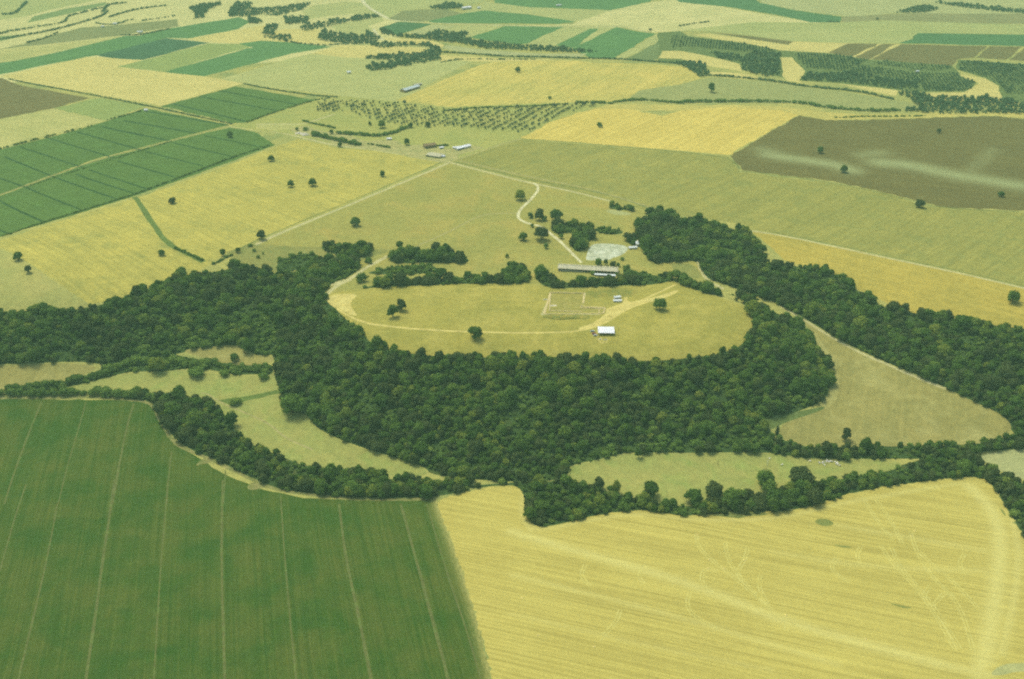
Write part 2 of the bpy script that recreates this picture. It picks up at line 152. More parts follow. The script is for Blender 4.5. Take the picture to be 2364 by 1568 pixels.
 ["farm_track","track_dull",[[-73.8,1362.6],[-16.6,1320.7],[35.1,1285.9],[95.2,1252.9],[180.5,1175.2]],3.0],
 ["farm_track","track_white",[[28.8,1268.1],[34.7,1257.8],[33.8,1235.4],[21.9,1200.4],[11.5,1174.8],[6.8,1152.6],[9.4,1136.0],[20.7,1123.5],[36.3,1115.2],[46.0,1092.9],[61.5,1056.3],[68.6,1033.1],[77.0,1009.2]],3.8],
 ["farm_track","track_dull",[[5.9,1158.4],[-18.4,1157.4],[-36.2,1152.5],[-50.0,1135.8],[-79.4,1093.1],[-107.6,1059.9],[-124.2,1040.7]],2.2],
 ["farm_track","track_pale",[[-139.2,1032.7],[-161.1,1002.9],[-168.4,981.6],[-175.3,966.5],[-186.0,947.9],[-196.1,922.5]],5.0],
 ["farm_track","track_pale",[[-196.4,957.0],[-183.8,962.5],[-175.2,971.4],[-170.9,966.7],[-182.7,950.0],[-191.7,950.4]]],
 ["farm_track","track_pale",[[282.7,1102.2],[316.7,1085.2],[359.5,1055.4],[413.4,1016.8],[465.1,983.1],[529.0,939.3],[582.1,902.7]],3.6],
 ["verge","grass_dull",[[305.8,1097.5],[361.1,1061.1],[415.0,1021.9],[467.1,988.3],[531.5,944.8],[584.7,907.8]],2.0],
 ["grey_patch","pale_grey",[[115.6,1165.9],[123.5,1173.4],[149.3,1159.2],[143.2,1151.9],[125.4,1153.9]]],
 ["farm_track","track_dull",[[13.3,1465.9],[-23.7,1430.8],[-82.3,1362.7]],2.4],
 ["verge","grass_dull",[[15.1,1465.9],[136.6,1437.1],[310.9,1380.8],[315.8,1325.2]],3],
 ["verge","grass_dull",[[317.2,1315.3],[428.3,1268.8],[510.3,1198.6],[534.3,1174.2],[629.1,1161.1]],3],
 ["verge","grass_green",[[-484.8,1796.9],[-415.2,1752.6],[-297.4,1703.2]],4],
 ["plateau_grass","plateau",[[-193.5,925.7],[-179.3,936.4],[-118.1,949.6],[-34.1,960.1],[21.2,956.1],[50.0,937.1],[91.9,939.5],[151.8,950.4],[175.0,964.4],[188.4,941.3],[213.8,920.0],[232.3,908.9],[241.9,888.5],[231.8,848.8],[216.8,822.3],[199.7,811.3],[181.8,804.6],[132.5,795.6],[81.1,798.1],[26.0,805.0],[-48.1,801.4],[-89.1,805.6],[-128.1,820.7],[-146.9,849.5],[-177.4,896.3]]],
 ["farm_track","track_plateau",[[-191.4,920.3],[-172.8,893.0],[-149.3,867.9],[-128.0,855.2],[-88.3,844.0],[-30.6,840.5],[45.9,839.8],[72.9,844.0],[97.7,864.2],[116.8,897.1],[148.8,926.6],[174.2,953.4]],2.6],
 ["bare_ground","track_plateau",[[62.2,848.1],[74.7,853.7],[86.7,867.9],[93.5,879.8],[93.7,890.4],[104.0,897.6],[112.1,903.0],[117.5,926.8],[119.6,925.0],[116.0,904.8],[133.5,912.2],[153.9,923.2],[170.5,936.8],[174.9,935.0],[156.7,915.8],[128.2,899.5],[109.9,881.5],[95.1,864.4],[79.4,849.0],[68.3,842.1]]],
 ["bare_ground","track_plateau",[[-193.2,924.0],[-178.2,929.6],[-157.2,927.6],[-166.5,905.8],[-150.1,874.7],[-168.4,890.4]]],
 ["rough_grass","rough_grass",[[29.3,877.5],[33.7,878.3],[76.3,876.6],[76.6,869.8],[73.2,863.3],[63.4,868.5],[51.5,865.6],[42.7,863.3],[35.6,867.5],[29.9,872.5]]],
 ["rough_grass","dig_soil",[[40.3,928.6],[74.4,926.0],[71.3,901.4],[73.6,891.5],[92.2,890.4],[90.0,881.6],[35.4,884.3],[37.7,898.4]]],
 ["rough_grass","rough_grass",[[75.7,934.3],[93.6,936.1],[113.6,941.8],[132.6,938.2],[122.5,915.8],[106.4,923.0],[92.1,917.5],[76.8,915.8]]],
 ["bare_ground","track_pale",[[40.3,930.5],[38.4,918.4],[36.1,905.6],[32.6,891.4],[29.2,876.7]],2.08],
 ["bare_ground","track_pale",[[29.2,876.7],[37.4,879.5],[55.8,878.5],[76.4,877.5],[87.3,876.4]],1.7600000000000002],
 ["bare_ground","track_pale",[[75.4,929.7],[73.7,915.9],[72.1,902.3]],1.92],
 ["bare_ground","track_pale",[[73.7,893.3],[82.6,891.9],[93.7,890.7]],1.92],
 ["bare_ground","track_pale",[[40.7,931.0],[57.6,929.4],[74.9,928.4]],1.4400000000000002],
 ["bare_ground","track_plateau",[[39.2,899.3],[41.9,901.0],[44.9,899.2],[44.0,895.7],[40.2,895.7]]],
 ["bare_ground","track_plateau",[[81.2,843.1],[82.4,845.2],[80.8,823.6],[88.8,822.2],[90.0,829.4],[90.1,821.0],[80.3,820.8]]],
 ["concrete_yard","concrete",[[82.0,1019.5],[89.2,1057.1],[98.4,1065.4],[128.2,1062.3],[134.7,1050.4],[121.6,1028.8],[111.9,1023.4],[108.8,1016.2],[83.8,1015.3]]],
 ["pasture","valley_stubble",[[275.1,913.3],[293.9,892.0],[320.2,853.1],[351.8,818.1],[378.0,790.4],[395.4,775.6],[411.7,759.1],[431.0,741.7],[437.0,727.5],[424.7,711.5],[380.2,705.5],[303.9,701.2],[267.1,702.1],[249.2,704.5],[232.2,712.1],[233.8,731.3],[272.5,748.7],[284.8,760.9],[296.4,790.3],[301.4,819.4],[298.8,864.4],[287.7,896.7]]],
 ["pasture","valley_meadow",[[41.2,668.5],[51.3,679.2],[95.6,695.7],[142.1,694.4],[198.1,696.6],[228.3,693.9],[245.2,687.2],[323.2,685.1],[323.4,670.8],[240.5,655.1],[214.7,642.3],[185.2,639.2],[163.8,627.7],[131.4,621.7],[89.3,638.2],[55.2,654.5]]],
 ["pasture","valley_meadow",[[-428.1,797.5],[-389.6,813.8],[-371.3,822.2],[-310.0,826.0],[-266.0,817.5],[-225.5,811.5],[-216.5,792.9],[-209.9,782.0],[-215.3,771.5],[-178.8,746.9],[-173.8,731.2],[-144.3,709.7],[-105.6,691.7],[-68.9,674.1],[-72.0,662.4],[-125.2,668.3],[-173.3,679.2],[-196.3,693.8],[-235.8,717.3],[-260.2,759.7],[-286.2,782.3],[-340.6,789.5],[-390.1,791.2]]],
 ["pasture","valley_stubble",[[-531.8,824.5],[-489.8,828.8],[-431.8,835.8],[-395.7,832.3],[-411.4,816.6],[-436.1,808.4],[-478.1,798.1],[-519.2,794.0]]],
 ["pasture","valley_stubble",[[-328.8,857.3],[-298.1,863.4],[-269.5,865.5],[-260.2,848.9],[-231.4,842.3],[-228.9,829.1],[-269.7,833.6],[-301.1,846.1]]],
 ["riverbed","gravel",[[393.6,694.8],[432.4,700.2],[475.2,698.8],[447.3,639.5],[415.5,660.9],[395.6,681.4]]],
 ["pasture","pasture_dull",[[176.7,1011.1],[196.2,1011.7],[202.6,1001.6],[204.2,973.2],[189.2,968.2],[176.6,988.1]]],
 ["farm_track","track_pale",[[275.1,913.3],[293.6,890.6],[319.9,851.9],[351.5,817.0],[377.8,789.8],[395.3,775.2]],3.2],
 ["farm_track","track_pale",[[206.9,1017.8],[206.2,985.4],[210.0,961.7],[222.1,943.8]],3.6],
 ["farm_track","track_dull",[[-289.4,790.3],[-282.3,788.9],[-266.2,773.3],[-238.4,756.7],[-215.3,740.6],[-198.6,721.2],[-183.9,710.3],[-169.8,701.7]],1.6],
 ["bare_ground","valley_pale",[[295.0,866.4],[300.4,842.7],[302.8,819.5],[300.1,794.9],[294.7,777.7],[287.3,763.1],[278.3,753.8]],8],
 ["scrubland","grass_green",[[-270.0,778.0],[-244.4,783.5],[-218.3,788.9],[-211.8,783.6],[-242.8,776.7],[-254.3,768.4]]],
 ["scrubland","scrub",[[225.2,739.6],[238.5,741.7],[273.4,752.6],[280.6,754.9],[276.5,748.9],[236.3,731.3],[224.4,722.7],[218.4,731.1]]],
 ["green_crop_field","green_crop",[[-617.6,780.6],[-473.7,787.1],[-376.5,781.2],[-334.6,777.6],[-314.1,750.2],[-290.2,708.5],[-262.5,688.6],[-233.0,664.7],[-199.1,645.3],[-164.9,633.8],[-120.3,631.9],[-60.3,634.2],[-54.2,612.3],[-41.1,568.5],[-27.6,517.7],[-15.4,463.1],[-9.8,431.0],[-4.2,337.9],[-377.8,337.9]]],
 ["wheat_field","wheat_fore",[[-60.3,634.2],[-32.1,645.5],[-3.2,652.0],[8.0,646.9],[10.7,625.8],[11.1,608.8],[19.7,596.3],[36.6,601.0],[68.2,614.0],[100.0,620.4],[129.7,610.8],[148.8,613.7],[212.1,618.3],[253.8,633.4],[272.5,643.1],[330.8,654.4],[373.8,664.1],[387.7,661.8],[388.5,644.9],[384.6,600.6],[383.9,572.8],[447.0,518.2],[365.0,337.8],[-4.2,337.9],[-9.8,431.0],[-15.4,463.1],[-27.6,517.7],[-41.1,568.5],[-54.2,612.3]]],
 ["farm_track","dry_path",[[-515.8,786.3],[-473.7,787.4],[-434.7,786.7],[-387.0,786.1],[-351.1,779.9],[-333.9,776.5],[-321.4,762.2],[-311.7,743.4],[-289.4,707.4],[-254.7,689.2],[-216.6,662.8],[-195.6,648.4],[-176.6,641.3],[-133.4,634.9],[-94.4,633.4],[-59.9,635.0]],3.6],
 ["bare_ground","dry_path",[[-324.4,763.4],[-320.1,762.1],[-311.1,745.7],[-313.3,742.2],[-320.1,752.8]]],
 ["bare_ground","dry_path",[[-264.1,677.2],[-260.1,691.1],[-249.3,687.3],[-253.0,682.9],[-259.6,680.5]]],
 ["bare_ground","dry_path",[[-214.7,649.5],[-208.6,658.7],[-197.0,649.4],[-202.5,647.4],[-209.9,644.4]]],
 ["wheel_track","tramline",[[-323.2,657.7],[-299.9,569.2],[-282.4,504.5],[-268.3,451.3],[-261.3,425.7]],1.9500000000000002],
 ["wheel_track","tramline",[[-280.1,658.0],[-251.9,547.8],[-230.5,469.3],[-221.1,434.0]],0.9750000000000001],
 ["wheel_track","tramline",[[-235.9,659.0],[-215.5,576.2],[-197.1,508.4],[-181.1,451.1],[-173.7,425.6]],1.6500000000000001],
 ["wheel_track","tramline",[[-184.4,638.1],[-161.4,545.3],[-137.5,454.6],[-129.6,425.6]],1.0499999999999998],
 ["wheel_track","tramline",[[-136.2,627.3],[-119.9,557.3],[-105.3,508.4],[-89.3,451.0],[-82.2,425.5]],1.9500000000000002],
 ["wheel_track","tramline",[[-87.8,628.5],[-70.1,562.1],[-54.9,504.1],[-40.8,450.9],[-34.8,425.4]],2.0999999999999996],
 ["wheel_track","tramline",[[-357.3,626.4],[-337.2,557.2],[-322.4,498.4],[-310.6,451.2],[-304.8,425.7]],1.35],
 ["wheel_track","tramline",[[-67.3,628.3],[-47.2,547.6],[-30.9,491.9],[-21.1,454.4],[-15.0,425.3]],1.2000000000000002],
 ["wheel_track","tramline",[[-393.6,652.9],[-381.3,601.9],[-366.6,547.7]],1.2000000000000002],
 ["wheel_track","tramline",[[-346.6,774.5],[-340.6,737.0],[-329.5,690.0],[-314.3,626.3]],1.8],
 ["wheel_track","tramline",[[-434.3,780.5],[-427.2,739.2],[-414.5,684.4],[-399.0,626.3]],1.5],
 ["wheel_track","tramline",[[-392.6,779.0],[-381.0,727.5],[-369.7,676.4],[-356.5,626.1]],1.0],
 ["wheel_track","tramline",[[-289.2,698.6],[-281.6,665.4],[-271.4,626.2]],1.0],
 ["wheel_track","tramline",[[-237.1,672.8],[-226.9,626.4]],1.0],
 ["weed_patch","weed",[[232.1,606.7],[236.5,610.2],[241.7,610.6],[246.0,607.3],[247.1,603.9],[242.3,600.5],[235.9,601.9]]],
 ["weed_patch","weed",[[238.8,579.1],[242.7,578.5],[252.9,576.5],[250.0,575.0],[243.7,576.2]]],
 ["weed_patch","weed",[[380.6,621.4],[382.3,619.3],[382.0,610.8],[380.1,611.5]]],
 ["weed_patch","weed",[[258.4,517.2],[267.7,514.0],[275.7,511.5],[266.8,511.5]]],
 ["weed_patch","grass_dull",[[157.5,612.3],[170.8,619.8],[184.7,621.7],[200.4,615.8],[175.4,609.5]]],
 ["grey_patch","pale_grey",[[300.9,451.9],[313.0,460.8],[327.2,461.7],[359.9,460.6],[355.4,451.6],[321.6,455.4],[308.7,450.9]]],
]
WOODS = [
 ["oak",9,[[-193.1,923.1],[-176.8,892.7],[-161.8,872.0],[-145.9,857.0],[-130.6,825.8],[-104.9,815.6],[-67.0,809.6],[-11.2,810.9],[18.6,809.3],[37.5,816.2],[52.5,818.6],[63.8,818.2],[78.1,807.9],[88.5,798.2],[125.6,800.0],[155.6,803.7],[181.8,804.9],[198.0,812.6],[215.0,822.5],[228.6,848.9],[241.0,888.2],[237.1,908.2],[226.3,920.3],[214.8,925.3],[191.2,933.0],[177.3,951.4],[183.8,952.0],[202.1,947.9],[225.2,914.7],[249.3,911.0],[274.4,894.5],[288.6,869.0],[294.4,829.3],[301.1,810.9],[293.9,786.5],[280.9,761.6],[255.8,747.1],[236.4,739.5],[218.2,737.2],[226.0,722.9],[224.7,708.3],[233.5,717.6],[228.6,694.9],[198.3,697.6],[142.3,695.4],[95.6,696.7],[80.8,689.0],[51.4,680.7],[41.3,670.1],[45.8,662.3],[22.8,656.2],[-9.7,655.7],[-65.6,664.8],[-73.2,677.9],[-105.7,692.7],[-144.5,710.8],[-173.9,732.3],[-178.9,747.4],[-193.7,753.7],[-210.1,763.5],[-211.9,782.4],[-220.6,798.3],[-225.7,816.8],[-227.6,834.6],[-231.7,843.6],[-261.6,854.1],[-267.3,864.2],[-285.3,863.9],[-319.0,856.2],[-327.6,851.8],[-367.6,835.1],[-396.2,834.2],[-412.5,837.2],[-433.4,836.5],[-455.9,834.7],[-564.2,820.4],[-586.3,877.4],[-512.4,888.0],[-490.6,893.1],[-482.8,899.3],[-452.2,896.8],[-437.9,902.0],[-398.7,918.3],[-394.7,932.3],[-361.3,959.0],[-362.3,977.6],[-349.2,976.4],[-337.7,981.5],[-325.8,985.3],[-306.6,995.5],[-299.4,1002.2],[-281.5,1000.8],[-261.0,986.5],[-253.5,981.6],[-234.6,985.3],[-213.0,1011.8],[-192.7,1024.0],[-172.9,1009.6],[-167.1,1006.0],[-172.8,978.1],[-191.0,957.3],[-194.7,940.8]]],
 ["oak",9,[[150.7,1132.1],[167.7,1151.9],[205.2,1138.8],[244.4,1112.4],[280.2,1100.7],[281.6,1073.5],[284.2,1032.8],[286.4,1002.9],[307.9,1001.3],[315.5,996.7],[340.3,991.5],[356.1,956.2],[363.7,925.4],[370.8,921.9],[373.8,904.8],[395.6,897.9],[406.9,884.1],[443.1,875.7],[455.2,866.3],[496.5,853.5],[566.4,846.6],[490.4,683.8],[440.1,712.0],[433.0,719.8],[433.1,729.2],[431.1,742.5],[409.3,759.8],[395.5,775.5],[378.1,795.1],[349.6,822.3],[321.1,856.6],[294.7,893.7],[277.1,914.7],[257.8,931.1],[232.2,950.0],[214.0,967.0],[205.1,977.4],[205.4,1005.3],[204.7,1019.8],[183.2,1019.6],[159.5,1009.1],[151.9,1020.0],[148.1,1065.4],[147.3,1100.7]]],
 ["oak",6,[[-170.0,935.3],[-157.3,942.0],[-132.0,961.4],[-96.5,962.4],[-52.3,980.6],[-23.8,970.9],[-20.5,962.6],[-11.3,977.9],[-5.1,1005.1],[9.3,1000.0],[17.0,979.4],[20.0,971.4],[10.5,952.6],[-20.3,954.8],[-48.3,960.3],[-104.6,949.5],[-141.5,938.1],[-166.2,930.2]]],
 ["oak",6,[[24.1,978.9],[28.1,982.5],[36.2,991.9],[43.5,973.6],[49.1,957.8],[58.3,955.6],[95.2,955.0],[115.8,961.0],[151.5,974.1],[167.3,974.9],[182.8,959.4],[195.6,956.2],[214.1,931.0],[259.5,929.0],[250.9,917.6],[215.0,935.4],[181.0,947.7],[140.8,950.2],[102.1,946.0],[56.0,941.0],[37.8,941.6],[27.5,959.2]]],
 ["oak",6,[[-138.3,1033.1],[-112.7,1041.4],[-93.5,1049.4],[-72.9,1038.5],[-66.7,1046.2],[-51.0,1027.1],[-47.6,1023.0],[-50.6,1015.5],[-94.2,1014.4],[-134.5,1012.1]]],
 ["shrub",4,[[-163.1,984.8],[-141.2,999.9],[-125.7,1005.7],[-93.9,1009.9],[-82.2,1004.0],[-81.2,988.3],[-123.4,982.4]]],
 ["oak",6,[[45.8,1113.9],[51.4,1122.5],[71.3,1125.0],[80.5,1113.4],[94.9,1114.9],[98.5,1114.5],[94.8,1100.6],[87.4,1095.9],[95.5,1084.9],[87.1,1064.7],[84.7,1053.8],[76.1,1038.6],[69.7,1045.1],[66.5,1064.6],[75.0,1093.4],[65.4,1095.6],[52.0,1091.1],[47.1,1102.4]]],
 ["shrub",3,[[97.4,1112.2],[114.9,1107.7],[129.2,1108.1],[133.2,1095.1],[113.4,1089.9],[100.9,1098.5]]],
 ["oak",5,[[133.2,1086.2],[139.8,1090.9],[149.3,1089.0],[149.8,1078.1],[144.6,1077.9],[142.0,1062.6],[135.0,1061.2]]],
 ["shrub",4,[[122.1,1000.2],[131.2,1008.6],[127.5,981.2],[144.8,984.7],[151.9,976.7],[178.8,960.9],[176.0,942.6],[118.4,962.8]]],
 ["oak",6,[[121.6,1181.1],[125.0,1194.1],[130.9,1186.3],[143.2,1177.3],[162.9,1153.7],[171.8,1166.2],[184.8,1166.3],[208.2,1159.1],[203.6,1127.9],[176.2,1135.0],[171.6,1149.3],[162.6,1159.0],[142.6,1171.2],[123.1,1172.2]]],
 ["oak",7,[[-45.3,651.1],[-32.3,651.5],[40.7,657.6],[55.6,660.7],[68.5,658.2],[74.5,652.8],[83.4,643.4],[101.9,637.5],[117.6,635.6],[134.7,643.7],[146.3,643.9],[157.6,655.2],[164.3,656.5],[170.3,636.5],[182.3,640.8],[194.3,652.0],[205.8,667.2],[214.0,667.2],[216.4,656.4],[222.3,653.7],[234.2,669.4],[246.9,661.0],[259.3,671.1],[270.0,668.0],[286.0,677.8],[319.7,674.5],[349.8,688.9],[388.3,696.2],[392.7,677.5],[414.0,654.8],[446.1,625.9],[406.4,547.1],[383.9,572.8],[384.6,600.6],[388.5,644.9],[387.7,661.8],[373.8,664.1],[330.8,654.4],[272.5,643.1],[253.8,633.4],[212.1,618.3],[148.8,613.7],[129.7,610.8],[100.0,620.4],[68.2,614.0],[36.6,601.0],[19.7,596.3],[11.1,608.8],[10.7,625.8],[8.0,646.9],[-3.2,653.1],[-32.2,646.6]]],
 ["oak",7,[[-530.5,789.0],[-473.4,786.9],[-435.4,788.4],[-394.2,787.2],[-352.5,784.3],[-340.8,789.9],[-319.1,785.2],[-286.6,779.7],[-266.8,765.3],[-260.7,751.6],[-254.7,753.7],[-243.5,750.4],[-244.0,730.8],[-229.6,718.3],[-223.1,717.2],[-200.8,700.9],[-174.1,677.4],[-160.3,681.5],[-139.4,675.3],[-91.1,657.5],[-79.5,661.2],[-61.2,654.9],[-31.9,659.9],[-31.4,644.7],[-71.5,635.2],[-94.5,633.9],[-133.6,636.3],[-177.0,643.3],[-196.1,650.5],[-246.3,685.2],[-287.5,709.7],[-311.1,745.7],[-331.9,778.8],[-387.7,788.0],[-435.6,788.9],[-474.3,788.9],[-530.4,788.9]]],
 ["oak",7,[[230.3,709.0],[237.0,711.0],[246.8,710.5],[248.6,702.1],[267.5,703.4],[280.8,706.9],[288.9,718.2],[292.8,705.6],[322.5,713.1],[331.0,716.1],[337.0,711.5],[358.1,714.2],[370.9,722.0],[376.7,716.7],[391.5,719.5],[409.5,717.2],[421.3,715.6],[439.3,717.5],[507.9,717.2],[498.0,696.2],[432.3,699.8],[396.2,698.5],[387.9,692.8],[366.9,686.5],[323.6,685.5],[274.9,685.5],[245.1,687.6],[228.2,693.8],[216.3,695.4],[219.3,703.8]]],
 ["shrub",5,[[-478.1,798.1],[-467.0,799.5],[-435.5,806.6],[-409.8,815.9],[-394.6,828.6],[-380.3,841.2],[-364.4,849.9],[-347.0,858.9],[-338.6,854.2],[-322.9,848.3],[-292.7,840.9],[-267.1,834.8],[-229.3,831.3],[-225.5,811.4],[-243.4,816.9],[-263.3,818.3],[-289.5,828.0],[-311.2,830.4],[-330.8,825.6],[-351.8,825.6],[-372.0,823.4],[-384.9,815.8],[-401.6,808.2],[-423.4,799.8],[-465.7,796.1]]],
 ["shrub",3.5,[[-300.0,902.6],[-282.0,924.2],[-264.6,920.8],[-238.7,894.1],[-229.0,863.8],[-229.3,843.6],[-249.1,843.8],[-265.3,863.9],[-286.5,878.6]]],
 ["shrub",3.5,[[46.7,680.6],[75.1,704.1],[144.6,712.4],[215.4,722.1],[224.7,716.7],[211.0,699.9],[142.5,697.0],[95.7,697.7]]],
 ["shrub",3.5,[[-204.9,914.1],[-191.4,920.4],[-173.4,896.8],[-157.6,870.8],[-146.9,849.5],[-163.4,854.6],[-184.2,887.5]]],
 ["shrub",3.5,[[-381.6,845.8],[-375.7,859.8],[-348.3,863.7],[-321.6,871.5],[-298.7,885.0],[-290.3,861.1],[-321.8,860.8],[-346.1,855.5]]],
 ["shrub",4,[[-258.5,996.7],[-260.1,1023.1],[-249.3,1021.1],[-242.0,1032.5],[-230.1,1035.3],[-217.6,1029.0],[-212.2,1007.8],[-222.5,1002.9],[-238.3,988.0],[-254.3,984.7]]],
 ["oak",5,[[-218.1,1060.7],[-207.5,1061.1],[-188.7,1052.5],[-174.6,1048.5],[-162.0,1055.5],[-158.7,1044.1],[-169.8,1026.4],[-176.2,1017.3],[-189.3,1029.6],[-209.9,1039.6],[-218.0,1048.4]]],
 ["far",5,[[-792.3,2534.6],[-776.4,2582.7],[-738.1,2622.2],[-727.4,2580.8],[-739.5,2523.6],[-731.2,2447.3],[-714.2,2421.1],[-743.3,2390.2],[-752.3,2457.9]]],
 ["far",5,[[-680.7,2470.4],[-687.0,2536.9],[-697.9,2606.6],[-657.5,2616.6],[-636.7,2525.8],[-569.0,2548.8],[-506.0,2605.3],[-510.3,2513.5],[-555.2,2432.3],[-599.8,2453.2],[-632.6,2421.5],[-671.0,2431.8]]],
 ["far",5,[[-618.6,2412.5],[-598.7,2412.6],[-575.1,2363.8],[-582.4,2331.3],[-605.3,2355.7]]],
 ["far",5,[[-538.2,2427.2],[-476.4,2427.5],[-467.9,2336.7],[-517.0,2341.4]]],
 ["far",5,[[-478.9,2313.3],[-433.9,2352.6],[-407.6,2408.4],[-378.2,2383.0],[-376.4,2439.9],[-316.9,2445.5],[-308.3,2423.2],[-375.6,2364.8],[-408.9,2317.6],[-445.6,2265.6],[-468.3,2256.3]]],
 ["far",5,[[-550.1,2289.2],[-550.6,2317.8],[-530.5,2331.6],[-518.5,2220.1],[-546.1,2220.0]]],
 ["far",5,[[-536.6,2193.6],[-505.8,2220.6],[-471.2,2189.4],[-475.4,2150.9]]],
 ["far",5,[[-419.0,2198.1],[-421.1,2275.6],[-385.2,2238.8],[-315.7,2202.9],[-320.2,2252.7],[-310.9,2252.7],[-278.3,2171.7],[-289.7,2125.0],[-350.5,2129.6],[-410.2,2167.8]]],
 ["far",5,[[-296.8,1994.5],[-242.4,2024.3],[-176.6,2039.6],[-182.8,2081.0],[-160.8,2065.3],[-160.7,2107.9],[-148.3,2079.0],[-140.1,1973.0],[-191.2,1938.3],[-260.5,1885.8],[-275.7,1897.6],[-274.7,1933.5],[-207.5,1963.3],[-252.1,1980.9]]],
 ["far",5,[[-296.5,2285.7],[-247.0,2213.8],[-190.1,2213.8],[-162.1,2269.6],[-96.0,2230.2],[-102.9,2167.4],[5.5,2117.4],[94.8,2077.6],[175.2,2037.9],[93.0,2033.2],[-54.2,2076.9],[-116.9,2137.4],[-180.4,2168.4],[-245.5,2199.2],[-283.6,2230.1]]],
 ["far",4,[[-295.0,2118.2],[-270.2,2140.2],[-239.5,2139.9],[-171.0,2124.3],[-162.3,2087.6],[-206.2,2109.9],[-266.6,2082.7]]],
 ["far",4,[[-205.6,2553.0],[-154.5,2605.3],[-115.7,2552.9],[-143.0,2524.0],[-189.2,2524.0]]],
 ["far",5,[[671.6,1732.4],[693.3,1743.6],[707.6,1740.9],[717.4,1712.0],[740.9,1707.5],[774.9,1698.4],[814.5,1703.5],[844.0,1685.0],[860.1,1671.3],[963.5,1651.6],[932.5,1590.6],[829.2,1602.3],[701.7,1604.1],[639.9,1617.8],[680.6,1644.5]]],
 ["far",5,[[310.6,1946.6],[341.6,1946.8],[371.5,1924.1],[363.4,1845.5],[345.9,1821.1],[334.3,1882.5]]],
 ["far",5,[[919.3,2471.5],[968.3,2532.1],[1032.7,2571.5],[1039.5,2522.3],[998.7,2478.9]]],
 ["far",5,[[1062.0,2611.4],[1131.2,2591.6],[1173.3,2561.5],[1242.3,2522.5],[1356.3,2494.3],[1328.8,2438.9],[1216.8,2465.9],[1152.8,2512.7],[1101.0,2561.2]]],
 ["far",3,[[531.7,1841.8],[556.8,1865.8],[640.6,1873.7],[702.4,1830.9],[739.1,1814.4],[720.6,1762.7],[682.5,1757.1],[593.8,1806.3],[527.5,1815.0]]],
 ["far",4,[[454.6,2004.0],[485.0,2038.3],[539.6,2033.4],[496.4,1851.5],[469.5,1839.6],[433.8,1887.9]]],
 ["far",3,[[397.5,2041.2],[453.6,1999.3],[447.2,1953.4],[405.6,1989.1]]],
 ["plantation",3,[[347.2,2225.4],[361.6,2194.4],[378.0,2179.3],[474.0,2130.0],[546.0,2060.3],[513.0,2032.4],[431.0,2062.9],[364.9,2095.5],[326.7,2080.2]]],
 ["plantation",3,[[567.9,2041.0],[635.8,2031.7],[702.6,1984.0],[614.4,1877.3],[560.9,1881.4],[561.3,1957.9]]],
 ["plantation",3,[[704.1,1979.4],[777.3,1952.3],[846.3,1933.5],[827.6,1892.5],[757.9,1897.3],[692.7,1961.5]]],
 ["plantation",3,[[671.4,1938.3],[750.3,1875.8],[827.0,1876.8],[829.0,1827.4],[843.3,1813.6],[802.8,1745.8],[727.0,1744.9],[733.8,1814.3],[705.6,1840.6],[643.6,1883.7],[631.5,1889.1]]],
 ["plantation",3,[[877.8,1981.5],[983.3,1945.6],[1098.6,1917.7],[968.1,1660.7],[867.2,1687.1],[847.3,1686.9],[874.1,1774.6],[875.5,1842.9],[845.9,1904.2]]],
]
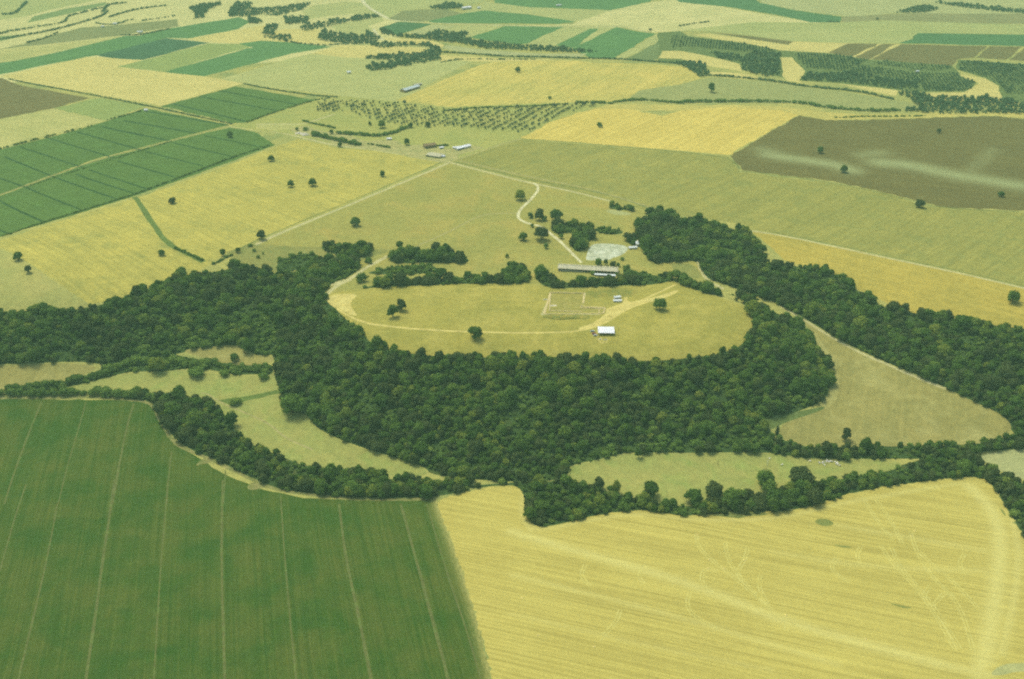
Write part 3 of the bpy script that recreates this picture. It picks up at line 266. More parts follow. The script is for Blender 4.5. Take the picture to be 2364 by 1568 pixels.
HEDGES = [
 [6,[[-517.9,791.0],[-475.1,791.0],[-436.8,792.0],[-395.4,790.5]],"thin line of bushes along the left top of green crop",0.0],
 [7,[[-389.9,790.3],[-367.4,788.3],[-352.9,785.4],[-338.2,786.1],[-320.4,776.3]],"bushy start of river wood above the green crop",0.0],
 [6,[[-472.4,799.2],[-447.6,802.3],[-435.2,802.1],[-413.4,810.4],[-401.1,814.6],[-389.0,820.0],[-380.3,827.6]],"thin dark tree line crossing the left valley",0.0],
 [7,[[-385.8,827.5],[-373.9,834.0],[-358.9,840.5],[-343.7,836.6],[-323.3,839.2],[-312.9,837.1],[-289.5,833.7]],"thick dark tree line above the valley meadow",0.0],
 [4,[[-286.9,834.7],[-262.8,828.4],[-244.4,821.4],[-230.1,820.9]],"light green scrub line at the head of valley meadow",0.0],
 [4,[[-381.9,846.7],[-366.2,856.4],[-347.7,861.5],[-323.9,869.1],[-303.4,880.4]],"pale green scrub along the foot of left wood",0.0],
 [6.5,[[283.6,1668.7],[370.2,1671.6],[431.8,1671.7],[493.1,1661.6],[515.8,1637.0],[586.0,1614.2],[640.7,1620.4]],"thick dark hedgerow between the pale grey field and the bright stubble",0.0],
 [5,[[363.4,1845.5],[419.8,1832.2],[473.0,1808.0],[530.7,1766.8],[601.9,1745.7],[653.5,1686.6]],"long hedgerow along the far edge of the pale grey field",0.0],
 [5,[[170.8,1661.6],[217.0,1680.5],[250.2,1669.8],[289.3,1661.0]],"clump-topped hedge at the tip of the pale grey field",0.0],
 [3.2,[[-79.4,1629.3],[-28.0,1635.3],[5.7,1636.5],[44.0,1640.2],[89.5,1651.3]],"thin dark hedge bordering the olive orchard top edge",0.0],
 [4.5,[[110.3,1659.1],[129.8,1661.2],[152.3,1657.8],[169.0,1654.4]],"short hedge at the narrow tip of the olive orchard",0.0],
 [4.5,[[-144.7,2045.4],[-82.2,2026.5],[-17.9,1999.2],[42.4,1989.6],[130.6,1977.8],[204.1,1970.4],[259.0,1954.2],[330.3,1932.9]],"bushy hedgerow along the pale gravel river bar",0.0],
 [3.5,[[-136.2,1956.6],[-95.0,1983.5],[-17.6,1970.3],[44.9,1969.6]],"sparse hedge at the crest of the domed wheat field",0.4],
 [2.6,[[-921.4,1829.5],[-884.2,1805.1],[-751.4,1732.7],[-610.9,1651.0],[-519.0,1592.9],[-440.7,1543.6]],"straight dark hedge between pale wheat and irrigated green plots",0.0],
 [2.6,[[-483.2,1795.9],[-414.8,1750.6],[-341.6,1713.1],[-300.1,1705.2]],"low green hedge behind the far irrigated plot",0.0],
 [3,[[-769.7,1381.7],[-750.5,1422.1],[-729.6,1448.9],[-687.4,1501.2],[-659.9,1535.1]],"row of small round bushes bordering the irrigated plots",0.45],
 [2.6,[[-648.4,1565.5],[-630.8,1588.6],[-609.0,1622.8]],"short bushy row by the white hut",0.45],
 [3,[[-421.9,1551.5],[-390.2,1609.4],[-336.7,1684.8],[-312.1,1701.5]],"hedge on the orchard side of the green plot",0.3],
 [2.2,[[-588.7,1067.5],[-560.0,1113.3],[-525.9,1160.6],[-486.8,1220.6]],"low dark hedge along the lower edge of irrigated plots",0.0],
 [2.2,[[-486.8,1220.6],[-441.5,1304.7],[-400.0,1378.6],[-359.6,1433.2]],"scrubby hedge between green plots and lone-tree wheat field",0.15],
 [1.6,[[-642.7,1254.0],[-619.8,1292.8],[-587.4,1343.8],[-566.1,1376.1],[-510.7,1455.1]],"faint weedy verge along track between irrigated plots",0.35],
 [2.6,[[-379.8,1036.4],[-363.1,1026.0],[-342.8,1010.4]],"yellow green bushes at lower end of the curved ditch",0.0],
 [2.4,[[-328.7,1003.4],[-322.0,1014.0],[-317.6,1022.7],[-312.9,1026.6]],"thin hedge running up from wood corner beside wheat",0.0],
 [4.0,[[-333.8,1562.3],[-314.7,1545.4],[-290.0,1531.5],[-275.5,1520.6]],"grey green hedge at the west end of farmyard",0.0],
 [5,[[-268.2,1493.9],[-244.1,1488.6],[-220.1,1483.3],[-207.1,1478.1],[-185.1,1488.3],[-165.0,1522.7]],"dark tree hedge behind the farmyard",0.0],
 [6,[[-304.3,1486.2],[-276.5,1468.1],[-254.3,1452.8],[-235.5,1437.9],[-220.1,1435.3]],"tall dark conifer hedge along the farm lane",0.0],
 [3.5,[[-113.6,1615.6],[-103.9,1621.3],[-73.8,1621.6]],"dark bushes on the upper edge of orchard",0.0],
 [3,[[-213.2,1440.2],[-195.4,1430.3],[-179.5,1422.0]],"low scrub beside the farm lane",0.2],
 [3,[[-114.3,1429.8],[-100.9,1432.2],[-93.5,1433.1]],"bushes behind the farm buildings",0.0],
 [5,[[-1151.8,2188.0],[-1114.9,2229.9],[-1108.8,2260.2],[-1092.2,2271.7],[-1070.0,2304.9],[-1055.6,2318.6],[-1026.2,2355.9],[-1047.4,2424.1],[-1041.9,2449.3],[-1006.6,2544.2]],"winding far hedgerow through terraced stubble fields",0.2],
 [5,[[-1124.9,2131.3],[-1061.2,2208.5],[-1042.0,2229.7],[-1022.5,2264.4],[-998.6,2313.9],[-988.9,2355.9],[-975.2,2394.4],[-968.6,2439.2],[-979.2,2506.5]],"far hedgerow below the winding one in terraced stubble",0.15],
 [6,[[-985.4,2485.4],[-1006.5,2571.8],[-994.1,2594.3],[-971.6,2605.7]],"dark thicket at the upper end of terraced fields",0.0],
 [6,[[-1210.1,2449.8],[-1187.5,2459.9],[-1206.3,2539.1],[-1225.9,2617.4]],"dusky tree line on the far hillside",0.0],
 [5,[[-946.1,2419.1],[-935.0,2469.9],[-913.5,2522.7],[-890.7,2544.4],[-859.1,2572.0]],"loose shrub line on the far slope",0.1],
 [4,[[-1020.8,2138.8],[-1005.2,2171.0],[-997.8,2212.5],[-997.5,2246.9]],"ragged bushes at the tip of far brown field",0.3],
 [4,[[-953.6,2351.2],[-922.9,2327.8],[-892.5,2346.5],[-892.7,2379.9],[-880.9,2389.6]],"shrubs above the far brown field",0.2],
 [3.5,[[-847.8,2216.8],[-809.0,2216.9],[-788.1,2251.4],[-765.3,2282.5]],"shrub row beside far white cottage",0.0],
 [4,[[-863.8,2360.8],[-849.1,2384.8],[-819.0,2409.4],[-791.3,2444.6]],"row of small trees on a far field edge",0.45],
 [4,[[-468.2,2150.9],[-452.5,2134.2],[-420.1,2121.7],[-393.9,2113.4],[-355.2,2125.5],[-315.0,2129.4]],"broken bush line below the far dark wood",0.35],
 [3.5,[[379.2,2312.8],[409.6,2338.5],[457.4,2364.9]],"tiny far bushes on pale slope",0.3],
 [3,[[518.0,1576.7],[542.1,1579.1],[567.4,1584.9],[605.1,1585.1],[672.9,1590.3]],"broken bushes at far edge of the brown field",0.4],
 [3,[[729.9,2368.2],[754.3,2359.9]],"far dark bushes at tip of green wedge",0.0],
]
CROP_EDGE = [
 [[-60.3,634.2],[-54.2,612.3],[-41.1,568.5],[-27.6,517.7],[-15.4,463.1],[-9.8,431.0],[-4.4,361.8]],
]
STRAW_MARKS = [
 [9,1.0,[[0.0,591.5],[47.7,568.8],[107.9,542.9],[142.8,523.2],[182.1,498.8],[227.3,479.5],[282.5,457.3],[300.9,451.9]]],
 [5,0.6,[[0.0,542.6],[74.5,516.4],[143.7,488.3],[207.6,460.6]]],
 [3,0.45,[[0.0,503.8],[84.8,476.4],[164.7,454.9]]],
 [12,1.1,[[368.7,649.8],[373.5,632.2],[373.0,607.2],[363.1,576.8],[345.7,541.8],[326.4,505.4],[307.2,470.1],[294.1,451.9]]],
 [6,0.8,[[386.6,615.4],[375.9,576.7],[353.8,530.7],[317.0,470.1]]],
 [4,0.7,[[9.9,602.1],[21.3,592.8],[49.8,603.9],[97.6,616.1],[133.1,606.3],[183.5,607.8],[218.5,614.1],[256.4,628.9],[311.4,640.8],[371.3,655.9]]],
 [4,0.8,[[10.5,647.1],[6.7,613.0],[14.7,592.8]]],
 [1.3,0.8,[[138.6,589.2],[137.7,574.0],[144.8,559.6],[154.7,545.7],[166.4,528.0],[174.7,511.0]]],
 [1.3,0.8,[[158.8,579.5],[156.8,564.6],[160.5,543.5],[170.0,523.7],[177.2,508.9]]],
 [1.2,0.7,[[174.8,575.0],[169.3,560.1],[161.4,548.2],[162.2,536.8]]],
 [1.2,0.7,[[147.3,547.9],[140.2,551.2],[134.1,543.1],[134.9,529.7],[140.2,525.4]]],
 [1.2,0.7,[[123.6,525.2],[119.3,512.4],[122.9,502.1],[136.8,490.2]]],
 [1.2,0.7,[[176.8,543.9],[173.0,530.3],[175.7,515.2]]],
 [1.2,0.6,[[53.1,554.3],[48.5,542.7],[54.7,531.5]]],
 [1.2,0.6,[[96.9,554.4],[89.4,542.8],[92.9,533.8]]],
 [1.4,0.9,[[273.9,578.4],[276.2,556.5],[282.9,535.8],[286.3,516.1],[288.1,493.4],[288.3,472.1]]],
 [1.4,0.9,[[281.1,575.8],[280.0,554.1],[285.8,531.3],[289.9,509.8],[291.9,473.9]]],
 [1.4,0.9,[[301.5,592.9],[297.6,568.2],[299.1,542.4],[306.7,522.4],[305.8,501.4],[299.6,472.0]]],
 [1.3,0.8,[[288.4,633.3],[292.0,603.6],[290.7,580.6]]],
 [1.3,0.8,[[279.1,636.4],[280.6,609.2],[285.2,583.2]]],
 [1.3,0.7,[[258.7,576.1],[252.5,566.3],[252.7,556.7]]],
 [1.3,0.7,[[237.5,563.9],[230.0,554.2],[232.0,544.9],[239.2,538.1]]],
 [1.3,0.7,[[294.2,533.5],[286.5,524.7],[285.5,514.0],[292.3,516.1],[300.8,526.8],[307.5,524.6]]],
 [1.2,0.7,[[300.0,570.5],[304.9,553.8],[313.3,535.5],[318.8,511.7]]],
 [1.2,0.6,[[73.7,508.0],[69.6,495.8],[56.8,480.2]]],
 [1.2,0.6,[[185.6,500.8],[181.9,488.8]]],
 [1.2,0.6,[[332.2,567.5],[322.9,555.9],[324.5,544.3]]],
 [6,0.5,[[248.6,601.9],[293.3,588.1],[350.5,569.6]]],
 [5,0.5,[[191.5,570.5],[250.4,554.3],[341.7,548.7]]],
]
PALE_STREAKS = [
 [16,1.0,[[370.5,1381.7],[412.2,1357.4],[448.3,1340.0],[466.2,1311.8]]],
 [14,0.6,[[363.9,1408.8],[377.6,1394.7]]],
 [20,1.0,[[516.4,1343.5],[556.8,1331.1],[594.2,1296.6],[635.0,1275.5],[681.7,1249.3],[743.3,1218.9]]],
 [14,0.6,[[500.4,1377.4],[532.2,1391.7]]],
 [10,0.4,[[595.2,1273.9],[627.1,1304.3],[703.8,1413.6]]],
]
TREES = [
 [-341.3,1362.2,9.5,9.0,"oak","round tree alone in wheat just below the irrigated plots corner"],
 [-292.8,1254.5,9.6,9.1,"oak","smaller tree of the close pair in the lone-tree wheat field"],
 [-264.2,1258.0,12.7,12.1,"oak","broad tree,wider of the close pair in the wheat field"],
 [-427.7,1184.1,9.2,8.8,"oak","lone tree in wheat near the head of the curved ditch"],
 [-389.7,1016.7,8.2,7.8,"oak","round tree in wheat inside the curve of the ditch"],
 [-534.7,988.7,9.1,8.6,"oak","tree on the left wheat edge above a lower companion"],
 [-510.9,958.1,7.9,7.5,"oak","lower tree on dull pasture left of wheat"],
 [-323.5,1024.1,8.2,7.8,"oak","round tree by the wood corner at wheat tip"],
 [-290.3,1071.5,12.2,11.6,"oak","spreading tree on field bank beside the diagonal track"],
 [-308.8,1034.1,5.6,5.3,"oak","small bush tree on the bank below the diagonal track"],
 [-427.8,1476.0,9.3,8.8,"oak","small tree at the upper corner of irrigated plots"],
 [-175.6,1296.5,9.9,9.4,"oak","tree near the diagonal track in upper wheat"],
 [-188.1,1115.6,12.6,12.0,"oak","lone dark tree in the wide central pasture"],
 [10.8,1205.1,14.5,13.8,"oak","bushy tree west of the bend in white track"],
 [22.4,1142.1,8.2,7.8,"oak","round tree at the inside of white track loop"],
 [33.3,1135.4,11.0,14.3,"oak","tall tree in the middle of three by track loop"],
 [55.5,1136.4,14.9,14.2,"oak","dark spreading tree east of the track loop"],
 [12.4,1074.3,9.5,9.0,"oak","round tree west of the white track"],
 [34.4,1075.8,18.3,17.4,"oak","big round tree leaning over the white track"],
 [38.8,1050.5,6.3,6.0,"shrub","small bush tree south of the big round tree"],
 [-6.0,1027.4,4.6,4.3,"shrub","tiny bush in dry grass above the thicket"],
 [-128.4,1050.0,7.6,9.2,"oak","tree at the head of the oval grove"],
 [-159.1,1015.3,9.0,7.2,"shrub","bushy tree beside sunken track"],
 [-155.9,1436.0,10.8,10.3,"oak","dark tree standing beside farm lane and sheds"],
 [-160.1,962.4,13.9,8.4,"shrub","round bush between the two thickets"],
 [443.6,1388.5,9.7,9.2,"oak","upper of two trees on the brown field"],
 [453.2,1304.8,12.0,11.4,"oak","round tree on the pale streak of brown field"],
 [510.7,1176.3,11.0,10.4,"oak","wide tree on the boundary of brown field"],
 [628.4,1214.7,8.3,7.9,"oak","faint grey tree low on the brown field right side"],
 [506.5,904.8,12.8,12.1,"oak","ragged tree in golden field by the right-hand edge"],
 [655.4,1497.0,7.2,6.8,"oak","faint small tree near top of the brown field"],
 [-117.1,871.3,12.6,12.0,"oak","front tree of the touching pair on the plateau"],
 [-109.6,885.5,11.9,11.3,"oak","rear tree of the touching pair on the plateau"],
 [-34.8,831.0,12.7,12.1,"oak","round tree right beside the plateau track"],
 [147.5,888.0,12.5,11.9,"oak","dark tree on plateau east of the dig"],
 [10.8,1864.5,11.5,10.9,"oak","lone tree on the domed wheat field"],
 [63.8,1682.1,7.0,4.2,"shrub","low bush on lower part of domed wheat field"],
 [-202.7,1524.5,12.7,12.1,"oak","larger of two trees below the orchard"],
 [-223.6,1537.1,6.4,6.1,"oak","smaller of two trees below the orchard"],
 [-131.3,1527.7,8.7,8.2,"oak","dark tree among the lower orchard rows"],
 [-159.5,1524.1,9.1,8.6,"oak","tree at the end of the farm hedge"],
 [137.1,1526.2,8.2,7.8,"oak","lone tree in the bright stubble field below orchard tip"],
 [304.9,2254.3,7.1,6.7,"oak","tiny tree by the far curving track"],
 [346.9,1731.2,16.3,15.5,"oak","round tree alone on the pale grey field"],
 [849.1,2389.2,6.8,6.4,"oak","tiny far tree on brown upland"],
 [-269.1,840.6,8.2,7.8,"oak","dark round tree on the small ravine meadow"],
 [-339.9,825.6,14.1,14.8,"oak","pale rounded tree standing proud of valley thicket"],
 [-247.3,739.1,14.1,14.1,"oak","dark large tree at the bend of meadow path"],
 [-300.7,819.8,18.1,9.1,"shrub","wide bush on the upper edge of valley meadow"],
 [-274.0,818.9,10.9,5.4,"shrub","smaller bush on the upper edge of valley meadow"],
 [-253.0,771.5,11.1,6.7,"shrub","low bush by the green runnel in valley meadow"],
 [-234.2,809.7,10.3,6.2,"shrub","bush at the east end of valley meadow edge"],
 [-426.5,801.0,8.4,7.9,"oak","dark round tree in the thin valley hedge"],
 [-197.0,754.2,20.7,16.5,"oak","dark mass of tree on wood edge over meadow"],
 [-283.6,715.4,15.1,11.3,"oak","round tree out ahead of the wood at the wheat field"],
 [228.9,717.1,4.2,9.3,"cypress","narrow dark cypress at corner of the fan-shaped field"],
 [286.8,710.7,8.8,11.5,"oak","thin tree rising above hedge of fan-shaped field"],
 [-299.1,1051.3,6.0,3.6,"shrub","bush on the bank beneath the diagonal track"],
 [-291.8,1038.0,5.4,3.2,"shrub","low bush on the dull pasture"],
 [-283.3,1020.9,4.7,3.8,"shrub","shrub near the top edge of left wood"],
 [-280.3,1031.2,2.9,2.3,"shrub","tiny shrub above left wood"],
 [95.2,1001.8,9.0,8.6,"oak","leafy tree in front of pale yard,first of four"],
 [103.1,1002.6,5.1,7.1,"oak","slim tree in front of pale yard,second of four"],
 [110.6,999.5,6.9,6.5,"oak","round tree behind long barn,third of four"],
 [116.3,998.9,4.6,4.1,"shrub","small tree behind barn gable,last of four"],
 [86.5,976.8,5.6,3.9,"shrub","small tree against the front of the long barn"],
 [112.0,975.0,4.0,2.8,"shrub","bush at the barn lean-to corner"],
 [123.0,1017.6,5.3,3.7,"shrub","bush at lower rim of the pale yard"],
 [57.2,1078.9,6.6,5.9,"shrub","light green bush beside the white track"],
 [24.3,1112.9,5.0,4.0,"shrub","light bush on the verge of white track"],
 [38.7,1133.9,8.2,5.7,"shrub","low bush under the tall track-loop tree"],
 [-253.6,1428.1,8.4,8.0,"oak","dark round tree by farm lane hedge"],
 [-276.8,1493.9,6.9,6.5,"oak","small dark tree at farmyard west end"],
 [-332.8,1510.0,5.3,5.1,"oak","small tree beside white farm rubble"],
 [-319.7,1511.0,9.4,4.7,"shrub","low bushes above white farm rubble"],
 [161.1,637.7,14.1,13.4,"oak","dome-shaped dark tree standing ahead of river wood"],
 [143.6,630.3,14.9,14.1,"oak","broad dark tree left of the dome-shaped one"],
 [204.4,654.5,13.9,12.5,"oak","tall round tree on the meadow edge of river wood"],
 [234.6,655.2,20.7,14.5,"oak","massive dark tree on the lower meadow edge"],
 [106.3,689.4,6.8,8.1,"oak","small pale tree in the meadow mouth"],
 [70.2,648.3,10.4,11.4,"oak","dark tree rising from river wood by meadow"],
 [110.8,637.1,12.6,12.6,"oak","dark leaning tree at river wood gap"],
 [83.4,641.9,6.9,11.7,"oak","thin pale tree at river wood gap"],
]
ORCHARD = [
 [[-328.0,1680.1],[-281.1,1689.5],[-192.1,1666.4],[-149.2,1643.9],[-104.3,1627.4],[-70.4,1620.3],[-26.4,1627.6],[-34.7,1634.8],[32.6,1634.6],[89.3,1647.4],[112.0,1649.4],[140.8,1655.6],[143.6,1647.9],[110.2,1618.8],[63.8,1564.8],[25.1,1500.6],[14.6,1497.1],[-42.9,1511.4],[-74.7,1518.9],[-35.0,1515.8],[-82.8,1527.1],[-130.5,1527.7],[-179.6,1542.0],[-226.4,1570.4],[-269.7,1611.6],[-327.4,1617.8]],
 [[-48.6,1527.5],[5.8,10.43],[16.0,-8.0]],
]
SPOTS = [
 ["barn",[[50.0,986.9],[113.8,977.7],[117.6,996.3]]],
 ["leanto",[[88.5,972.0],[110.8,970.6]]],
 ["shelter",[[82.2,833.5],[97.0,833.0],[97.9,843.3]]],
 ["plot",[[82.0,844.5],[102.9,846.8],[98.8,820.8],[80.4,822.3]]],
 ["cars",[[76.9,840.7],[78.0,836.3],[79.4,833.3]]],
 ["huts",[[104.9,913.5],[111.4,915.7],[103.0,905.7],[111.2,906.3]]],
 ["whitehouse",[[142.7,1057.3],[152.2,1057.8],[133.7,1048.8],[143.3,1050.2]]],
 ["farbarn",[[-186.4,1732.4],[-162.5,1763.7],[-173.9,1776.9],[-160.7,1783.4]]],
 ["farmshed",[[-79.5,1407.9],[-60.1,1424.6]]],
 ["stack",[[-123.4,1382.4],[-103.2,1373.1]]],
 ["farmhouse",[[-127.6,1417.8],[-111.7,1424.9]]],
 ["farmwhite",[[-100.5,1376.3],[-188.2,1460.1],[-105.9,1416.7],[-86.6,1416.6],[-327.5,1494.1],[-319.2,1491.4],[-315.1,1486.2]]],
 ["farhouse",[[-119.4,2514.3],[-98.7,2529.6],[-84.5,2529.5],[111.0,2561.1],[-307.3,1868.9]]],
 ["cottages",[[-821.9,2240.1],[-907.9,2332.4],[-921.5,2298.4],[758.2,1879.5],[-603.8,1615.9]]],
 ["post",[[212.9,679.9],[171.9,681.3]]],
 ["sheep",[[263.6,684.1],[264.7,681.9],[260.1,682.1],[259.8,678.3],[266.9,682.5],[269.6,682.0],[271.1,680.9],[269.8,679.4],[272.1,677.1],[256.4,681.4],[249.3,683.8],[225.0,679.9],[216.6,688.2],[263.7,683.0],[258.8,681.3],[271.0,678.7],[262.2,682.3],[266.0,683.2]]],
 ["ruins",[[39.9,929.9],[74.6,927.3],[72.1,903.2],[69.1,897.0],[75.3,894.2],[93.4,891.8],[90.5,878.9],[86.0,877.8],[31.9,878.9],[37.3,886.1],[38.1,898.4],[87.0,890.4],[37.6,916.6],[69.2,892.5],[37.7,886.1],[70.2,883.7]]],
 ["spoil",[[32.1,873.3],[42.9,869.0],[54.6,868.8],[66.4,870.1],[73.6,869.0]]],
 ["straw",[[17.1,484.6],[53.6,474.5],[6.7,519.5],[143.3,560.0],[140.8,550.5],[152.5,550.3],[169.2,559.6],[139.3,588.7],[233.2,482.5],[185.6,503.9],[305.2,594.1],[300.7,588.4]]],
 ["pits",[[83.5,827.4],[88.0,826.4],[34.4,913.3],[41.8,898.4]]],
]

# ---------------------------------------------------------------- helpers
def lin(h):
    c = [int(h[i:i+2], 16)/255 for i in (0, 2, 4)]
    return tuple((v/12.92 if v <= .04045 else ((v+.055)/1.055)**2.4) for v in c)
CT = np.array(CTRL)
def kern(P, Q): return np.sqrt(((P[:, None, :]-Q[None])**2).sum(2)+2500.)
_n = len(CT); _A = np.zeros((_n+1, _n+1)); _A[:_n, :_n] = kern(CT[:, :2], CT[:, :2])-np.eye(_n)*6.; _A[:_n, _n] = 1; _A[_n, :_n] = 1
_W = np.linalg.solve(_A, np.append(CT[:, 2], 0))
def height(P):
    P = np.asarray(P, float).reshape(-1, 2)
    out = np.empty(len(P))
    for i in range(0, len(P), 20000):
        out[i:i+20000] = kern(P[i:i+20000], CT[:, :2])@_W[:_n]+_W[_n]
    return out
def hz(x, y): return float(height([(x, y)])[0])
def in_poly(P, poly):
    P = np.asarray(P, float); poly = np.asarray(poly, float)
    r = np.zeros(len(P), bool)
    lo, hi = poly.min(0), poly.max(0)
    k = np.nonzero((P[:, 0] >= lo[0]) & (P[:, 0] <= hi[0]) & (P[:, 1] >= lo[1]) & (P[:, 1] <= hi[1]))[0]
    if not len(k): return r
    x, y = P[k, 0], P[k, 1]; q = np.zeros(len(k), bool)
    for i in range(len(poly)):
        a, b = poly[i], poly[i-1]
        if a[1] == b[1]: continue
        m = (a[1] > y) != (b[1] > y)
        q ^= m & (x < (b[0]-a[0])*(y-a[1])/(b[1]-a[1])+a[0])
    r[k] = q
    return r
def seg_dist(P, line):
    d = np.full(len(P), 1e9)
    for a, b in zip(line[:-1], line[1:]):
        a = np.array(a); b = np.array(b); ab = b-a
        t = np.clip(((P-a)@ab)/max(ab@ab, 1e-6), 0, 1)
        d = np.minimum(d, np.hypot(*(P-a-t[:, None]*ab).T))
    return d
def smooth_line(pts, it=2):
    p = [np.array(q[:2], float) for q in pts]
    for _ in range(it):
        n = [p[0]]
        for a, b in zip(p[:-1], p[1:]): n += [a*.75+b*.25, a*.25+b*.75]
        p = n+[p[-1]]
    return p
def obj(name, me, mat=None, parent=None):
    if mat is not None: me.materials.append(mat)
    o = bpy.data.objects.new(name, me); COL.objects.link(o)
    if parent is not None: o.parent = parent
    return o
def tag(o, label=None, cat=None, group=None, kind=None):
    if label: o['label'] = label
    if cat: o['category'] = cat
    if group: o['group'] = group
    if kind: o['kind'] = kind
    return o
def empty(name, loc, rz=0):
    o = bpy.data.objects.new(name, None); COL.objects.link(o); o.location = loc; o.rotation_euler = (0, 0, rz); o.empty_display_size = .5
    return o
# ---------------------------------------------------------------- materials
class NT:
    def __init__(s, name):
        s.m = bpy.data.materials.new(name); s.m.use_nodes = True; s.t = s.m.node_tree; s.t.nodes.clear()
        s.o = s.t.nodes.new('ShaderNodeOutputMaterial')
    def n(s, k, **kw):
        x = s.t.nodes.new(k)
        for a, v in kw.items(): setattr(x, a, v)
        return x
    def l(s, a, b): s.t.links.new(a, b)
    def noise(s, vec, scale, detail=3, rough=.55, dist=0):
        x = s.n('ShaderNodeTexNoise'); x.inputs['Scale'].default_value = scale; x.inputs['Detail'].default_value = detail
        x.inputs['Roughness'].default_value = rough; x.inputs['Distortion'].default_value = dist
        s.l(vec, x.inputs['Vector']); return x.outputs['Fac']
    def remap(s, v, a, b, c=0., d=1.):
        x = s.n('ShaderNodeMapRange'); x.inputs[1].default_value = a; x.inputs[2].default_value = b; x.inputs[3].default_value = c; x.inputs[4].default_value = d
        s.l(v, x.inputs[0]); return x.outputs[0]
    def mix(s, f, a, b, mode='MIX'):
        x = s.n('ShaderNodeMix', data_type='RGBA', blend_type=mode)
        for sock, v in ((x.inputs[0], f), (x.inputs[6], a), (x.inputs[7], b)):
            if hasattr(v, 'links'): s.l(v, sock)
            elif isinstance(v, tuple): sock.default_value = v+(1,)
            else: sock.default_value = v
        return x.outputs[2]
    def mapped(s, vec, rot=0, scale=(1, 1, 1)):
        x = s.n('ShaderNodeMapping', vector_type='TEXTURE'); x.inputs['Rotation'].default_value = (0, 0, rot); x.inputs['Scale'].default_value = tuple(1/max(k, 1e-5) for k in scale)
        s.l(vec, x.inputs['Vector']); return x.outputs[0]
    def done(s, col, rough=.9, spec=.15, bump=None, bs=.3, bd=.2):
        p = s.n('ShaderNodeBsdfPrincipled'); p.inputs['Roughness'].default_value = rough; p.inputs['Specular IOR Level'].default_value = spec
        if hasattr(col, 'links'): s.l(col, p.inputs['Base Color'])
        else: p.inputs['Base Color'].default_value = col+(1,)
        if bump is not None:
            b = s.n('ShaderNodeBump'); b.inputs['Strength'].default_value = bs; b.inputs['Distance'].default_value = bd
            s.l(bump, b.inputs['Height']); s.l(b.outputs[0], p.inputs['Normal'])
        s.l(p.outputs[0], s.o.inputs['Surface']); return s.m
def film(h): return tuple(v*k for v, k in zip(lin(h), (.89, .965, .86)))
def dim(c, k): return tuple(v*k for v in c)
def field_mat(name, base, alt=None, rows=0., row=.25, row_w=3., blotch=45., bl=.6, spot=None, spot_s=18., spot_lo=.58, attr=None, attr_col=None, grain=.3, mottle=1.0):
    """crop, stubble or soil: two tones in blotches, streaks along the drilling direction, clods and straw as grain"""
    b = film(base); a = film(alt) if alt else dim(b, .78)
    t = NT(name); pos = t.n('ShaderNodeNewGeometry').outputs['Position']
    f1 = t.noise(pos, 1/blotch, 4, .6); f1 = t.remap(f1, .36, .66)
    col = t.mix(f1, tuple(x+(y-x)*bl for x, y in zip(b, a)), b)
    if row:
        r1 = t.noise(t.mapped(pos, rows, (.006, 1/row_w, .0)), 1.0, 1.5, .6)
        r2 = t.noise(t.mapped(pos, rows, (.006, .28/row_w, .0)), 1.0, 2, .5)
        lo, hi = (a, b) if a[1] < b[1] else (b, a)
        col = t.mix(t.remap(r1, .36, .62, 0, row), col, dim(lo, .8))
        r3 = t.noise(t.mapped(pos, rows, (.009, 1.7/row_w, .0)), 1.0, 1, .5)
        col = t.mix(t.remap(r3, .5, .68, 0, row*.8), col, tuple(min(.95, x*1.12) for x in hi))
        col = t.mix(t.remap(r2, .46, .7, 0, row*.6), col, tuple(min(.95, x*1.15) for x in hi))
    if spot:
        s1 = t.noise(pos, 1/spot_s, 4, .6, .6)
        col = t.mix(t.remap(s1, spot_lo-.06, spot_lo+.2, 0, .9), col, film(spot))
    mm = t.noise(pos, 1/7., 3, .65)
    col = t.mix(1.0, col, t.mix(t.remap(mm, .3, .7), (1-.14*mottle, 1-.13*mottle, 1-.14*mottle), (1+.1*mottle, 1+.09*mottle, 1+.06*mottle)), 'MULTIPLY')
    g = t.noise(pos, .9, 4, .75)
    col = t.mix(1.0, col, t.mix(t.remap(g, .3, .7), dim((1, 1, 1), 1-grain), (1+grain*.6,)*3), 'MULTIPLY')
    if attr:
        at = t.n('ShaderNodeAttribute', attribute_name='wear')
        br = t.noise(t.mapped(pos, rows, (.3, .9, 1)), 1.0, 3, .7)
        m = t.n('ShaderNodeMath', operation='MULTIPLY'); t.l(at.outputs['Fac'], m.inputs[0]); t.l(t.remap(br, .3, .6, .35, 1.0), m.inputs[1])
        col = t.mix(m.outputs[0], col, film(attr_col))
    return t.done(col, .95, .05, g, .25, .4)
R_ = math.radians
